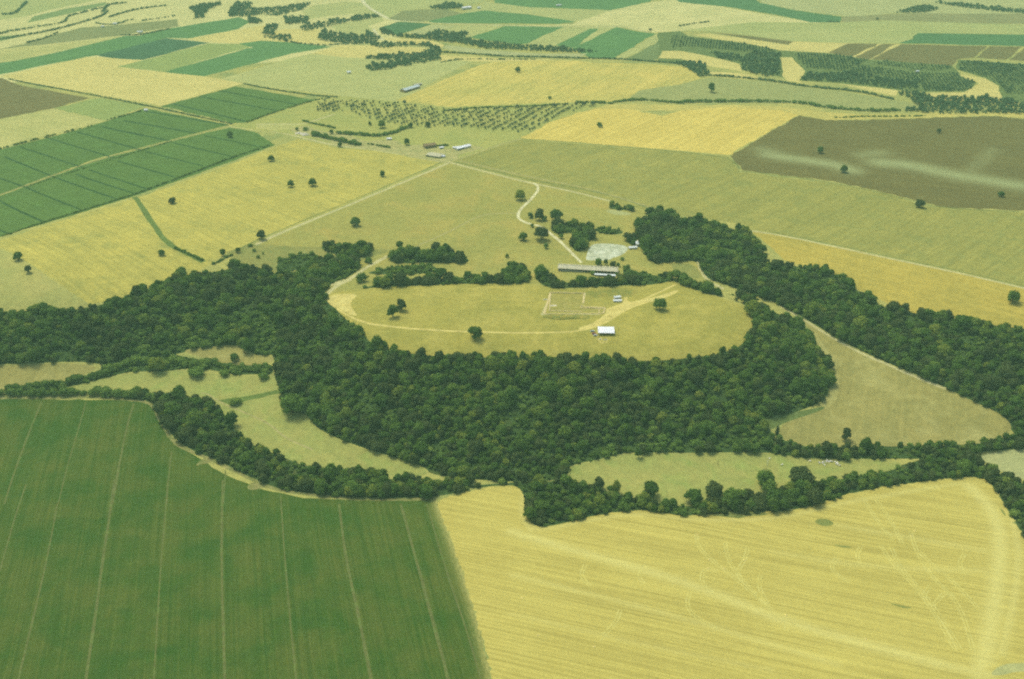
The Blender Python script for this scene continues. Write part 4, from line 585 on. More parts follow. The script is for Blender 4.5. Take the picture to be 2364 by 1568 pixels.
MAT = {
 'dry_grass': field_mat('dry_grass', 'b7ac62', '8f9457', row=.12, row_w=6, blotch=90, spot='6f8450', spot_s=70),
 'far_plain': field_mat('far_plain', 'b9b06a', '8c9a5c', row=.2, row_w=60, blotch=420, spot='4c7a48', spot_s=300),
 'wheat_pale': field_mat('wheat_pale', 'd6c88a', 'b7b274', rows=R_(20), row=.25, row_w=10, blotch=90),
 'wheat_far': field_mat('wheat_far', 'd5c27a', 'bfb069', rows=R_(-25), row=.22, row_w=6, blotch=80),
 'wheat': field_mat('wheat', 'cdb968', 'a9a05a', rows=R_(10), row=.3, row_w=4, blotch=60),
 'wheat_bright': field_mat('wheat_bright', 'dcc268', 'c0aa58', rows=R_(53), row=.4, row_w=5, blotch=70),
 'wheat_dome': field_mat('wheat_dome', 'd2ba66', 'aca75b', rows=R_(62), row=.42, row_w=9, blotch=90),
 'wheat_left': field_mat('wheat_left', 'c4b35c', 'a09a52', rows=R_(-41), row=.42, row_w=3.6, blotch=50, spot='8c8f50', spot_s=32, spot_lo=.6),
 'wheat_gold': field_mat('wheat_gold', 'bda650', 'a3964a', rows=R_(-35), row=.35, row_w=4, blotch=55),
 'wheat_fore': field_mat('wheat_fore', 'c3b362', 'aa9a4e', rows=R_(-17), row=.6, row_w=2.1, blotch=38, bl=.4, mottle=.3, attr=1, attr_col='dcd28a', grain=.18),
 'straw_track': field_mat('straw_track', 'd0c47a', 'c0b25e', row=0, blotch=5, spot='bbab54', spot_s=4, spot_lo=.56),
 'stubble': field_mat('stubble', 'c2b774', 'a3a361', rows=R_(-25), row=.25, row_w=6, blotch=60),
 'stubble_olive': field_mat('stubble_olive', 'a39a52', '8b8a4a', rows=R_(46), row=.42, row_w=5, blotch=70, spot='868a4e', spot_s=24, spot_lo=.56),
 'pasture': field_mat('pasture', 'b3a864', '979a58', row=.15, blotch=40),
 'pasture_dry': field_mat('pasture_dry', 'a59c54', '92904e', row=.12, row_w=5, blotch=60, spot='b09d55', spot_s=45, spot_lo=.55),
 'pasture_dull': field_mat('pasture_dull', '989052', '7f8549', row=.1, blotch=25, spot='6d7c44', spot_s=10),
 'pasture_olive': field_mat('pasture_olive', 'aea75e', '929a55', row=.15, blotch=50),
 'plateau': field_mat('plateau', 'aa9d4e', '918d46', rows=R_(5), row=.18, row_w=4, blotch=45, spot='b9a95a', spot_s=38, spot_lo=.54),
 'rough_grass': field_mat('rough_grass', '8e8a48', '77803f', row=0, blotch=8, spot='b39c4c', spot_s=6, spot_lo=.52),
 'dig_soil': field_mat('dig_soil', 'a39650', '8d8a49', row=0, blotch=9, spot='bfae70', spot_s=5, spot_lo=.6),
 'valley_stubble': field_mat('valley_stubble', 'a5985a', '8d8850', rows=R_(70), row=.25, row_w=4, blotch=35, spot='b3a96c', spot_s=30, spot_lo=.56),
 'valley_pale': field_mat('valley_pale', 'b4aa6c', 'a39a5e', row=.3, rows=R_(100), row_w=3, blotch=9, spot='9f965a', spot_s=7, spot_lo=.5),
 'valley_meadow': field_mat('valley_meadow', 'a49d5a', '929a56', rows=R_(-40), row=.2, row_w=4, blotch=30, spot='8c9b52', spot_s=22),
 'green_far': field_mat('green_far', '61864d', '557847', rows=R_(35), row=.25, row_w=7, blotch=60),
 'green_teal': field_mat('green_teal', '577c4c', '4b6d45', row=.2, row_w=20, blotch=90),
 'green_blue': field_mat('green_blue', '4a6c4a', '415e42', rows=R_(35), row=.3, row_w=6, blotch=40),
 'green_dark': field_mat('green_dark', '507448', '466740', row=.2, row_w=6),
 'green_irr': field_mat('green_irr', '5f783a', '536d34', rows=R_(-35), row=.3, row_w=4, blotch=30, bl=.8, spot='5f7f3e', spot_s=26),
 'dull_green': field_mat('dull_green', '84935a', '75874f', row=.2, row_w=8),
 'olive_green': field_mat('olive_green', '96a05c', '8a9453', rows=R_(-30), row=.2, row_w=6),
 'olive_pale': field_mat('olive_pale', 'b7b272', 'a3a566', rows=R_(30), row=.3, row_w=8, blotch=70),
 'olive_brown': field_mat('olive_brown', '8d8c5a', '7c8152', rows=R_(30), row=.3, row_w=7),
 'olive_dark': field_mat('olive_dark', '7a8552', '6d7a4a', rows=R_(45), row=.3, row_w=6),
 'pale_green': field_mat('pale_green', 'b3b070', '9da362', row=.3, row_w=14, blotch=120),
 'pale_grey': field_mat('pale_grey', 'b6b27a', 'a3a26a', row=.2, row_w=10, blotch=80),
 'grey_field': field_mat('grey_field', 'a19f64', '91955c', rows=R_(20), row=.2, row_w=6, blotch=60),
 'gravel': field_mat('gravel', 'b3b07c', '9f9f6c', row=.15, row_w=8, blotch=20, grain=.3),
 'brown': field_mat('brown', '7d7244', '6d663d', rows=R_(45), row=.35, row_w=5, blotch=60),
 'brown_pale': field_mat('brown_pale', '979160', '868455', row=.3, row_w=12, blotch=90),
 'brown_streak': field_mat('brown_streak', '766d3d', '686037', rows=R_(-20), row=.35, row_w=4, blotch=70, attr=1, attr_col='9ca070'),
 'scrub': field_mat('scrub', '6b7843', '5b693a', row=0, blotch=14, spot='7f8a54', spot_s=9),
 'grass_green': field_mat('grass_green', '6c7c3e', '5d6e37', row=0, blotch=8),
 'grass_dull': field_mat('grass_dull', '7d8148', '6e763f', row=0, blotch=7, spot='9a9354', spot_s=6),
 'ditch': field_mat('ditch', '38562e', '304a28', row=0, blotch=6),
 'track_pale': field_mat('track_pale', 'cabf8e', 'b0a572', row=0, blotch=6, bl=.8),
 'track_white': field_mat('track_white', 'ded5ae', 'b6aa7c', row=0, blotch=7, bl=.7),
 'track_dull': field_mat('track_dull', 'b3a773', '968f5a', row=0, blotch=6, bl=.9),
 'track_plateau': field_mat('track_plateau', 'd8c67e', 'c2ad62', rows=R_(20), row=.3, row_w=2, blotch=12, spot='a8994f', spot_s=5, spot_lo=.6),
 'dust': field_mat('dust', 'b5a971', '9c9860', row=0, blotch=14, spot='7f8a50', spot_s=9, spot_lo=.55),
 'concrete': field_mat('concrete', 'c6c6ae', '8f9475', row=0, blotch=6, spot='efeede', spot_s=11, spot_lo=.56, grain=.3),
 'green_crop': field_mat('green_crop', '3d5c1e', '5a642a', rows=R_(-75), row=.55, row_w=2.2, mottle=.5, blotch=30, bl=1.0, spot='3a5820', spot_s=30, spot_lo=.55, attr=1, attr_col='a69d5e'),
 'tramline': field_mat('tramline', '6e7042', '5b6733', rows=R_(-75), row=.2, row_w=1, blotch=9, spot='647b3c', spot_s=7, spot_lo=.58),
 'dry_edge': field_mat('dry_edge', '8f8c50', '6a7a3e', rows=R_(-75), row=.4, row_w=2, blotch=7, bl=.9, spot='a9a05a', spot_s=6),
 'dry_path': field_mat('dry_path', '938a58', '767c44', row=0, blotch=6, bl=.9, spot='b3a778', spot_s=7, spot_lo=.62),
 'weed': field_mat('weed', '7c8348', '8d8b4a', row=0, blotch=4),
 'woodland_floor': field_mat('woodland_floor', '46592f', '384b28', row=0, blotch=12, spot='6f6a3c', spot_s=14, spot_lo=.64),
}
# ---------------------------------------------------------------- the ground: one seamless survey net, cut into fields
polys = []                                     # (name, material, polygon) painted in order
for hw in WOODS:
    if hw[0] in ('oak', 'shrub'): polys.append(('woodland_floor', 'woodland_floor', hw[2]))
nwood = len(polys)
def chaikin(poly, it=2):
    p = [np.array(q, float) for q in poly]
    for _ in range(it):
        p = [c for a, b in zip(p, p[1:]+p[:1]) for c in (a*.75+b*.25, a*.25+b*.75)]
    return [tuple(q) for q in p]
ORGANIC = {'plateau', 'wheat_fore', 'valley_stubble', 'valley_meadow', 'woodland_floor', 'dry_path', 'weed', 'track_plateau', 'rough_grass', 'concrete', 'dry_edge', 'gravel', 'scrub', 'pale_grey'}
def rough_edge(poly, amp, mat=''):
    if mat in ORGANIC and poly[0][1] < 1500: poly = chaikin(poly)
    out = []; n = len(poly); r = random.Random(len(poly)*7+int(poly[0][0]))
    for i in range(n):
        a = np.array(poly[i], float); b = np.array(poly[(i+1) % n], float); d = np.hypot(*(b-a)); far = a[1] > 1700 or abs(a[0]) > 1200
        k = max(1, int(d/(30 if far else (2.2 if mat == 'wheat_fore' else 8))))
        nrm = np.array([-(b-a)[1], (b-a)[0]])/max(d, 1e-6)
        for j in range(k):
            out.append(tuple(a+(b-a)*j/k+nrm*(r.gauss(0, amp) if j else 0)))
    return out
def ribbon(pts, w):
    p = smooth_line(pts, 2) if len(pts) > 2 else [np.array(q, float) for q in pts]
    q = [p[0]]
    for a, b in zip(p[:-1], p[1:]):
        k = max(1, int(np.hypot(*(b-a))/14))
        for j in range(1, k+1): q.append(a+(b-a)*j/k)
    L, Rr = [], []; r = random.Random(int(abs(p[0][0])*3+w*10))
    for i in range(len(q)):
        d = q[min(i+1, len(q)-1)]-q[max(i-1, 0)]; d = d/max(np.hypot(*d), 1e-6); nn = np.array([-d[1], d[0]])
        L.append(tuple(q[i]+nn*w*.5*(1+r.uniform(-.22, .22)))); Rr.append(tuple(q[i]-nn*w*.5*(1+r.uniform(-.22, .22))))
    return L+Rr[::-1]
field_polys = []
for f in FIELDS:
    if len(f) == 4: field_polys.append((f[0], f[1], ribbon(f[2], f[3]*(1.0 if f[2][0][1] < 1500 else 1.25))))
    else: field_polys.append((f[0], f[1], rough_edge(f[2], (.8 if f[1] == 'wheat_fore' else .6) if f[2][0][1] < 1400 else 1.5, f[1])))
for w, s, l in STRAW_MARKS:
    if w >= 2: continue
    p = smooth_line(l, 2)
    for sgn in (-1, 1):
        q = []
        for i in range(len(p)):
            d = p[min(i+1, len(p)-1)]-p[max(i-1, 0)]; d = d/max(np.hypot(*d), 1e-6); q.append(p[i]+np.array([-d[1], d[0]])*sgn*1.05)
        field_polys.append(('wheel_track', 'straw_track', ribbon(q, .75)))
# woodland floor lies under crowns: painted after the plain fields, before meadows, tracks and plateau
iplat = next(i for i, f in enumerate(field_polys) if f[0] == 'plateau_grass')
polys = field_polys[:iplat]+[(n, m, rough_edge(p, 1.0, m)) for n, m, p in polys]+field_polys[iplat:]
pts = []; edges = []
for n, m, p in polys:
    i0 = len(pts); pts += [Vector((float(x), float(y))) for x, y in p]
    edges += [(i0+j, i0+(j+1) % len(p)) for j in range(len(p))]
X0, X1, Y0, Y1 = -6000., 6000., -1500., 10500.
def add_grid(x0, x1, y0, y1, s, hole=None):
    xs = np.arange(x0, x1+1e-3, s); ys = np.arange(y0, y1+1e-3, s*.866)
    for k, y in enumerate(ys):
        for x in xs:
            xx = x+(s/2 if k % 2 else 0)
            if hole and hole[0] < xx < hole[1] and hole[2] < y < hole[3]: continue
            pts.append(Vector((xx+rng.uniform(-.1, .1)*s, y+rng.uniform(-.1, .1)*s)))
add_grid(X0, X1, Y0, Y1, 300, (-1700, 1700, 100, 3600))
add_grid(-1700, 1700, 100, 3600, 42, (-820, 820, 330, 1700))
add_grid(-820, 820, 330, 1700, 13, (-20, 420, 400, 700))
add_grid(-20, 420, 400, 700, 2.6)
_e = [np.array(q, float) for q in CROP_EDGE[0]]
for a_, b_ in zip(_e[:-1], _e[1:]):
    k = int(np.hypot(*(b_-a_))/2.2)+1; nn = np.array([-(b_-a_)[1], (b_-a_)[0]])/np.hypot(*(b_-a_))
    for j in range(k):
        for of in (-11, -8, -5.5, -3.5, -1.8, 1.8, 3.5, 5.5, 8, 11): q = a_+(b_-a_)*(j+rng.random()*.5)/k+nn*(of+rng.uniform(-.4, .4)); pts.append(Vector((float(q[0]), float(q[1]))))
cv, ce, cf, _, _, _ = delaunay_2d_cdt(pts, edges, [], 0, 0.02, False)
V2 = np.array([(v[0], v[1]) for v in cv]); TR = np.array([f for f in cf if len(f) == 3], int)
VZ = height(V2)
cen = V2[TR].mean(1); owner = np.full(len(TR), -1)
for i, (n, m, p) in enumerate(polys): owner[in_poly(cen, p)] = i
wear = np.zeros(len(V2)); 
for w, s, l in STRAW_MARKS:
    if w < 2: continue
    d = seg_dist(V2, smooth_line(l, 2)); wear = np.maximum(wear, np.clip(s*.45*np.exp(-(d/(w*.5+.35))**2), 0, 1))
streak = np.zeros(len(V2))
for w, s, l in PALE_STREAKS: streak = np.maximum(streak, np.clip(s*np.exp(-(seg_dist(V2, smooth_line(l, 2))/w)**2), 0, 1))
margin = np.clip(1.05*np.exp(-(seg_dist(V2, CROP_EDGE[0])/4.5)**1.5), 0, 1)
def ground_mesh(name, mat, sel):
    idx, inv = np.unique(TR[sel].ravel(), return_inverse=True)
    me = bpy.data.meshes.new(name); v = np.column_stack([V2[idx], VZ[idx]])
    me.from_pydata(v.tolist(), [], inv.reshape(-1, 3).tolist()); me.update()
    me.polygons.foreach_set('use_smooth', [True]*len(me.polygons))
    if mat in ('wheat_fore', 'brown_streak', 'green_crop'):
        a = me.attributes.new('wear', 'FLOAT', 'POINT'); a.data.foreach_set('value', {'wheat_fore': wear, 'brown_streak': streak, 'green_crop': margin}[mat][idx].astype(np.float32))
    o = obj(name, me, MAT[mat]); o['kind'] = 'structure'; return o
far = (np.abs(cen[:, 0]) > 1700) | (cen[:, 1] > 3300) | (cen[:, 1] < 300)
ground_mesh('ground', 'dry_grass', (owner == -1) & ~far)
ground_mesh('far_plain', 'far_plain', (owner == -1) & far)
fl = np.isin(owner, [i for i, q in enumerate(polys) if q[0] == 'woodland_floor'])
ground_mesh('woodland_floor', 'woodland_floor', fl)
for i, (n, m, p) in enumerate(polys):
    if n == 'woodland_floor': continue
    s = owner == i
    if s.any(): ground_mesh(n, m, s)
# ---------------------------------------------------------------- trees
def leaf_mat(name, a, b, c, hue=.35):
    t = NT(name); oi = t.n('ShaderNodeObjectInfo'); pos = t.n('ShaderNodeNewGeometry').outputs['Position']
    r = t.n('ShaderNodeValToRGB'); e = r.color_ramp.elements
    e[0].position = 0; e[0].color = lin(a)+(1,); e[1].position = 1; e[1].color = lin(c)+(1,)
    k = e.new(.5); k.color = lin(b)+(1,)
    t.l(oi.outputs['Random'], r.inputs[0])
    col = t.mix(t.remap(t.noise(pos, .035, 2), .35, .65, 0, hue), r.outputs[0], lin(b))
    f = t.noise(pos, 1.1, 2, .6)
    col = t.mix(1.0, col, t.mix(t.remap(f, .3, .7), (.6,)*3, (1.35,)*3), 'MULTIPLY')
    d = t.n('ShaderNodeBsdfDiffuse'); tr = t.n('ShaderNodeBsdfTranslucent'); mx = t.n('ShaderNodeMixShader'); mx.inputs[0].default_value = .22
    t.l(col, d.inputs[0]); t.l(col, tr.inputs[0]); t.l(d.outputs[0], mx.inputs[1]); t.l(tr.outputs[0], mx.inputs[2]); t.l(mx.outputs[0], t.o.inputs['Surface'])
    return t.m
LEAF = leaf_mat('oak_leaves', '4e6a2c', '587832', '6a8439')
LEAF_LIGHT = leaf_mat('ash_leaves', '5e7c34', '6c8a3a', '919c42')
LEAF_DULL = leaf_mat('holm_oak_leaves', '4d5f30', '566537', '61703e')
LEAF_OLIVE = leaf_mat('olive_leaves', '5c7050', '66795a', '718262')
LEAF_SHRUB = leaf_mat('shrub_leaves', '648039', '72903f', '889f4a')
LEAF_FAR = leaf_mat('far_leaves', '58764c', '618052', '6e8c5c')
LEAF_CYP = leaf_mat('cypress_leaves', '34482a', '394d2d', '3f5431')
def bark():
    t = NT('bark'); pos = t.n('ShaderNodeTexCoord').outputs['Object']; f = t.noise(t.mapped(pos, 0, (6, 6, 1)), 1.5, 4)
    return t.done(t.mix(f, lin('4a4030'), lin('7a6c55')), .95, .05, f, .5, .05)
BARK = bark()
ICO = None
def ico():
    global ICO
    if ICO is None:
        b = bmesh.new(); bmesh.ops.create_icosphere(b, subdivisions=1, radius=1)
        ICO = (np.array([v.co[:] for v in b.verts]), [[v.index for v in f.verts] for f in b.faces]); b.free()
    return ICO
def crown_data(seed, H, D, n_lobes=10, leaves=800, leaf=.62, shape='oak'):
    """leaf clumps on overlapping lobes: uneven outline, light tops, dark gaps"""
    r = np.random.default_rng(seed); R = D/2; lobes = []
    if shape == 'cypress':
        for i in range(8): z = H*(.1+.82*i/7); lobes.append((np.array([r.normal(0, .05)*R, r.normal(0, .05)*R, z]), R*(1.0-.75*abs(i/7-.3)), H*.12))
    else:
        zb = H*(.05 if shape == 'oak' else .02); zt = H
        lobes.append((np.array([0, 0, (zb+zt)/2]), R*.68, (zt-zb)*.46))
        for i in range(n_lobes):
            a = 2*math.pi*(i*.618+r.uniform(-.1, .1)); u = r.uniform(.0, 1)
            rr = R*.66*math.sqrt(1-.6*u**2)*r.uniform(.75, 1.12); lr = R*r.uniform(.17, .40)
            lobes.append((np.array([math.cos(a)*rr, math.sin(a)*rr, zb+(zt-zb)*(.2+.6*u)]), lr, lr*r.uniform(.7, .95)))
    if shape != 'cypress':
        sk = r.normal(0, .10, 2)*R
        lobes = [(c+np.array([sk[0]*c[2]/H, sk[1]*c[2]/H, 0]), a_, b_) for c, a_, b_ in lobes]
    V, Fc = [], []; nv = 0
    bv, bf = ico()
    for c, rx, rz in lobes:
        v = bv*(1+r.normal(0, .12, (len(bv), 1)))*np.array([rx, rx, rz])*.78+c
        V.append(v); Fc += [[k+nv for k in f] for f in bf]; nv += len(v)
    area = np.array([l[1]**1.6 for l in lobes]); area /= area.sum()
    for (c, rx, rz), w in zip(lobes, area):
        n = max(4, int(leaves*w))
        d = r.normal(0, 1, (n, 3)); d /= np.linalg.norm(d, axis=1)[:, None]
        d[:, 2] = np.where(d[:, 2] < -.35, -d[:, 2]*.8, d[:, 2])
        p = d*np.array([rx, rx, rz])*r.uniform(.82, 1.24, (n, 1))+c
        inside = np.zeros(n, bool)
        for c2, x2, z2 in lobes:
            if c2 is c: continue
            inside |= (((p-c2)/np.array([x2, x2, z2]))**2).sum(1) < .55
        p = p[~inside]; d = d[~inside]; n = len(p)
        nn = d+r.normal(0, .55, (n, 3)); nn /= np.linalg.norm(nn, axis=1)[:, None]
        t1 = np.cross(nn, r.normal(0, 1, (n, 3))); t1 /= np.linalg.norm(t1, axis=1)[:, None]; t2 = np.cross(nn, t1)
        s = (leaf*r.uniform(.6, 1.3, (n, 1)))*.5
        q = np.stack([p+t1*s+t2*s*.7, p-t1*s*.8+t2*s, p-t1*s-t2*s*.8, p+t1*s*.7-t2*s], 1).reshape(-1, 3)
        V.append(q); Fc += [[nv+4*k, nv+4*k+1, nv+4*k+2, nv+4*k+3] for k in range(n)]; nv += 4*n
    return np.concatenate(V), Fc
def tube(path, radii, seg=6):
    V, Fc = [], []
    for i, (p, r) in enumerate(zip(path, radii)):
        for k in range(seg): a = 2*math.pi*k/seg; V.append((p[0]+math.cos(a)*r, p[1]+math.sin(a)*r, p[2]))
    for i in range(len(path)-1):
        for k in range(seg): Fc.append([i*seg+k, i*seg+(k+1) % seg, (i+1)*seg+(k+1) % seg, (i+1)*seg+k])
    Fc.append([(len(path)-1)*seg+k for k in range(seg)]); Fc.append([k for k in range(seg)][::-1])
    return V, Fc
def trunk_data(seed, H, D, shape='oak'):
    r = random.Random(seed); V, Fc = [], []
    def add(v, f):
        n = len(V); V.extend(v); Fc.extend([[k+n for k in g] for g in f])
    b = H*.035+.06; top = H*(.55 if shape != 'cypress' else .8)
    add(*tube([(0, 0, -.6), (0, 0, .2), (r.uniform(-.1, .1), r.uniform(-.1, .1), top*.5), (r.uniform(-.2, .2), r.uniform(-.2, .2), top)], [b*1.5, b*1.1, b*.8, b*.4]))
    if shape != 'cypress':
        for i in range(4):
            a = i*1.57+r.uniform(-.4, .4); z0 = top*r.uniform(.45, .75); l = D*.3
            add(*tube([(0, 0, z0), (math.cos(a)*l*.5, math.sin(a)*l*.5, z0+l*.45), (math.cos(a)*l, math.sin(a)*l, z0+l*.8)], [b*.5, b*.35, b*.15], 5))
    return V, Fc
def mesh(name, V, Fc, mats=(), mi=None):
    me = bpy.data.meshes.new(name); me.from_pydata([tuple(map(float, v)) for v in V], [], Fc); me.update()
    for m in mats: me.materials.append(m)
    if mi is not None: me.polygons.foreach_set('material_index', mi)
    return me
SHAPES = {'oak': dict(H=9., D=10., n_lobes=19, leaves=1900, leaf=.7, mat=LEAF), 'shrub': dict(H=4.5, D=7., n_lobes=9, leaves=650, leaf=.55, mat=LEAF_SHRUB),
          'olive': dict(H=4.4, D=5.2, n_lobes=6, leaves=300, leaf=.5, mat=LEAF_OLIVE), 'cypress': dict(H=14., D=5., n_lobes=8, leaves=600, leaf=.5, mat=LEAF_CYP),
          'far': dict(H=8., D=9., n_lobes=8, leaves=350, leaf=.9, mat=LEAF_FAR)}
PROTO = {}                                     # kind -> list of (crown mesh, trunk mesh, H, D)
for kind, s in SHAPES.items():
    PROTO[kind] = []
    for k in range({'oak': 12, 'shrub': 5, 'olive': 4, 'cypress': 1, 'far': 4}[kind]):
        sh = 'oak' if kind in ('oak', 'olive', 'far') else kind
        rv = random.Random(k*31+len(kind)); kh, kd = (rv.uniform(.82, 1.2), rv.uniform(.82, 1.15)) if kind in ('oak', 'far', 'shrub') else (1, 1)
        v, f = crown_data(100*k+len(kind), s['H']*kh, s['D']*kd, s['n_lobes']+rv.randrange(-3, 4), s['leaves'], s['leaf'], sh)
        tv, tf = trunk_data(k+3, s['H']*kh, s['D']*kd, sh)
        lm = (LEAF, LEAF_LIGHT, LEAF, LEAF_DULL, LEAF, LEAF_LIGHT, LEAF_DULL, LEAF, LEAF_DULL, LEAF, LEAF_LIGHT, LEAF)[k % 12] if kind == 'oak' else s['mat']
        PROTO[kind].append((mesh(kind+'_crown', v, f, [lm]), mesh(kind+'_trunk', tv, tf, [BARK]), s['H'], s['D'], v, f, tv, tf))
def make_tree(name, x, y, D, H, kind, label, cat='tree', group=None, var=None, z=None):
    p = PROTO[kind][(var if var is not None else random.randrange(99)) % len(PROTO[kind])]
    t = empty(name, (x, y, (hz(x, y) if z is None else z)-.05), random.uniform(0, 6.28)); tag(t, label, cat, group)
    w1 = random.uniform(.86, 1.14); t.scale = (D/p[3]*w1, D/p[3]*(2-w1), H/p[2]*random.uniform(.92, 1.1))
    c = obj('crown', p[0], None, t); k = obj('trunk', p[1], None, t)
    return t
TREE_NAME = {'oak': 'broadleaf_tree', 'shrub': 'bush', 'cypress': 'cypress_tree', 'olive': 'olive_tree'}
for i, (x, y, D, H, kind, label) in enumerate(TREES):
    make_tree(TREE_NAME[kind], x, y, D, H, kind, label, 'bush' if kind == 'shrub' else 'tree', var=i)
# olive orchard in rows
orch, (o0, ou, ov) = ORCHARD
olives = []
for i in range(-60, 60):
    for j in range(-60, 60):
        olives.append((o0[0]+ou[0]*i*.62+ov[0]*j*.72, o0[1]+ou[1]*i*.62+ov[1]*j*.72))
P = np.array(olives)+rng.normal(0, .45, (len(olives), 2)); P = P[in_poly(P, orch)]
P = P[rng.random(len(P)) < .86]
order = np.argsort(P[:, 1])
print('orchard', len(P))
for n, k in enumerate(order[:300]):
    d = rng.uniform(4.2, 6.0) if rng.random() < .85 else rng.uniform(2.4, 3.4)
    make_tree('olive_tree', float(P[k, 0]), float(P[k, 1]), d, d*.85, 'olive', f"{'young small' if d < 3.6 else 'full-grown'} olive tree in the {'western part' if P[k, 0] < -180 else 'middle rows' if P[k, 0] < 20 else 'eastern tip'} of the orchard", 'olive tree', 'olive trees of the orchard', var=n)
# ---- woods: scatter trunks over each wood's ground
keep_off = [q[2] for q in field_polys[iplat:] if q[0] in ('plateau_grass', 'pasture', 'riverbed', 'green_crop_field', 'wheat_field', 'farm_track', 'concrete_yard')]
stand = [(float(P[k, 0]), float(P[k, 1]), 'olive') for k in order[300:]]
lone = np.array([t[:2] for t in TREES])
for wk, wh, poly in WOODS:
    if wk in ('oak', 'shrub'): poly = chaikin(poly, 2)
    pa = np.array(poly); lo, hi = pa.min(0), pa.max(0)
    s = {'oak': 5.1, 'shrub': 4.6, 'far': 7.0, 'plantation': 6.0}[wk]
    xs = np.arange(lo[0], hi[0], s); ys = np.arange(lo[1], hi[1], s)
    G = np.array([(x+(s/2 if j % 2 else 0), y) for j, y in enumerate(ys) for x in xs])
    if not len(G): continue
    if wk == 'plantation':
        a = .9; G = (G-lo-(hi-lo)/2)@np.array([[math.cos(a), math.sin(a)], [-math.sin(a), math.cos(a)]])*np.array([1.9, .75])+lo+(hi-lo)/2+rng.normal(0, .4, G.shape)
    else: G = G+rng.uniform(-.42, .42, G.shape)*s
    G = G[in_poly(G, poly)]
    if wk in ('oak', 'shrub') and len(G):
        bad = np.zeros(len(G), bool)
        for k in keep_off: bad |= in_poly(G, k)
        G = G[~bad]
    zone_ = np.zeros(len(G), bool)
    if wk == 'oak' and len(G):
        for k2, _, p2 in WOODS:
            if k2 == 'shrub': zone_ |= in_poly(G, p2)
    for g, zn in zip(G, zone_):
        kk = wk
        if wk == 'oak':
            nz = math.sin(g[0]*.05+1.3)*math.sin(g[1]*.043+.7)+.7*math.sin(g[0]*.13+g[1]*.05)*math.sin(g[1]*.11)
            q = rng.random()
            if nz > .85 or q < .12: kk = 'shrub'
            elif q > .97: continue
            if zn and rng.random() < .85: continue
        if wk == 'shrub' and rng.random() < .22: continue
        stand.append((float(g[0]), float(g[1]), kk))
SP = np.array([q[:2] for q in stand]); SZ = height(SP)
kinds = np.array([q[2] for q in stand])
f1 = np.sin(SP[:, 0]*.021+1)*np.sin(SP[:, 1]*.017)+np.sin(SP[:, 0]*.06)*np.sin(SP[:, 1]*.05+2)*.5
sc = np.clip(np.exp(rng.normal(-.30, .27, len(SP)))+.17*f1, .36, 1.5)
sc = np.where(kinds == 'shrub', sc*rng.uniform(.5, 1.1, len(SP)), sc); sc = np.where(kinds == 'plantation', sc*.55, sc); sc = np.where(kinds == 'far', sc*.85, sc); sc = np.where(kinds == 'olive', sc*1.15, sc)
sc = np.where((SP[:, 1] < 730) & (kinds == 'oak'), sc*.9, sc)
dist = np.sqrt(SP[:, 0]**2+SP[:, 1]**2+(450-SZ)**2)
# what the eye can pick out one by one: the largest crowns nearest to the aircraft, in view
depth = SP[:, 1]*math.cos(R_(28.46))+(450-SZ)*math.sin(R_(28.46))
u = SP[:, 0]/depth*35/18.; v_ = (SP[:, 1]*math.sin(R_(28.46))-(450-SZ)*math.cos(R_(28.46)))/depth*35/11.94
inview = (np.abs(u) < 1.0) & (np.abs(v_) < 1.0) & (kinds == 'oak')
rank = np.where(inview, sc/dist, 0); big = np.argsort(-rank)[:300]; is_big = np.zeros(len(SP), bool); is_big[big] = True
print('woods', len(SP), 'by kind', {k: int((kinds == k).sum()) for k in set(kinds)})
for k in big:
    x, y = map(float, SP[k])
    s = float(sc[k]); vi = int(k) % 12
    tone = 'light green' if vi in (1, 5, 10) else ('dull grey-green' if vi in (3, 6, 8) else 'deep green'); size = 'large' if s > 1.05 else ('small' if s < .8 else 'mid-sized')
    zone = ('at the west bend of the green crop' if x < -230 else 'along the lower edge of the green crop' if x < -120 else 'above the corner of crop and stubble' if x < 0 else 'on the rounded spur of wood in the stubble' if x < 90 else 'between stubble and sheep meadow' if x < 260 else 'behind the far corner of the stubble')
    make_tree('wood_tree', x, y, 10*s, 9*s*rng.uniform(.9, 1.15), 'oak', f'{size} {tone} river-wood tree {zone}', 'wood tree', 'trees of the river wood', var=vi, z=float(SZ[k]))
def proto_collection(name, kind, mat=None):
    c = bpy.data.collections.new(name)
    for i, p in enumerate(PROTO[kind]):
        V = list(map(tuple, p[4]))+list(p[6]); nf = len(p[5]); F2 = p[5]+[[q+len(p[4]) for q in f] for f in p[7]]
        me = mesh(name+'_mesh', V, F2, [mat or p[0].materials[0], BARK], [0]*nf+[1]*len(p[7]))
        c.objects.link(bpy.data.objects.new(name+'_tree', me))
    return c
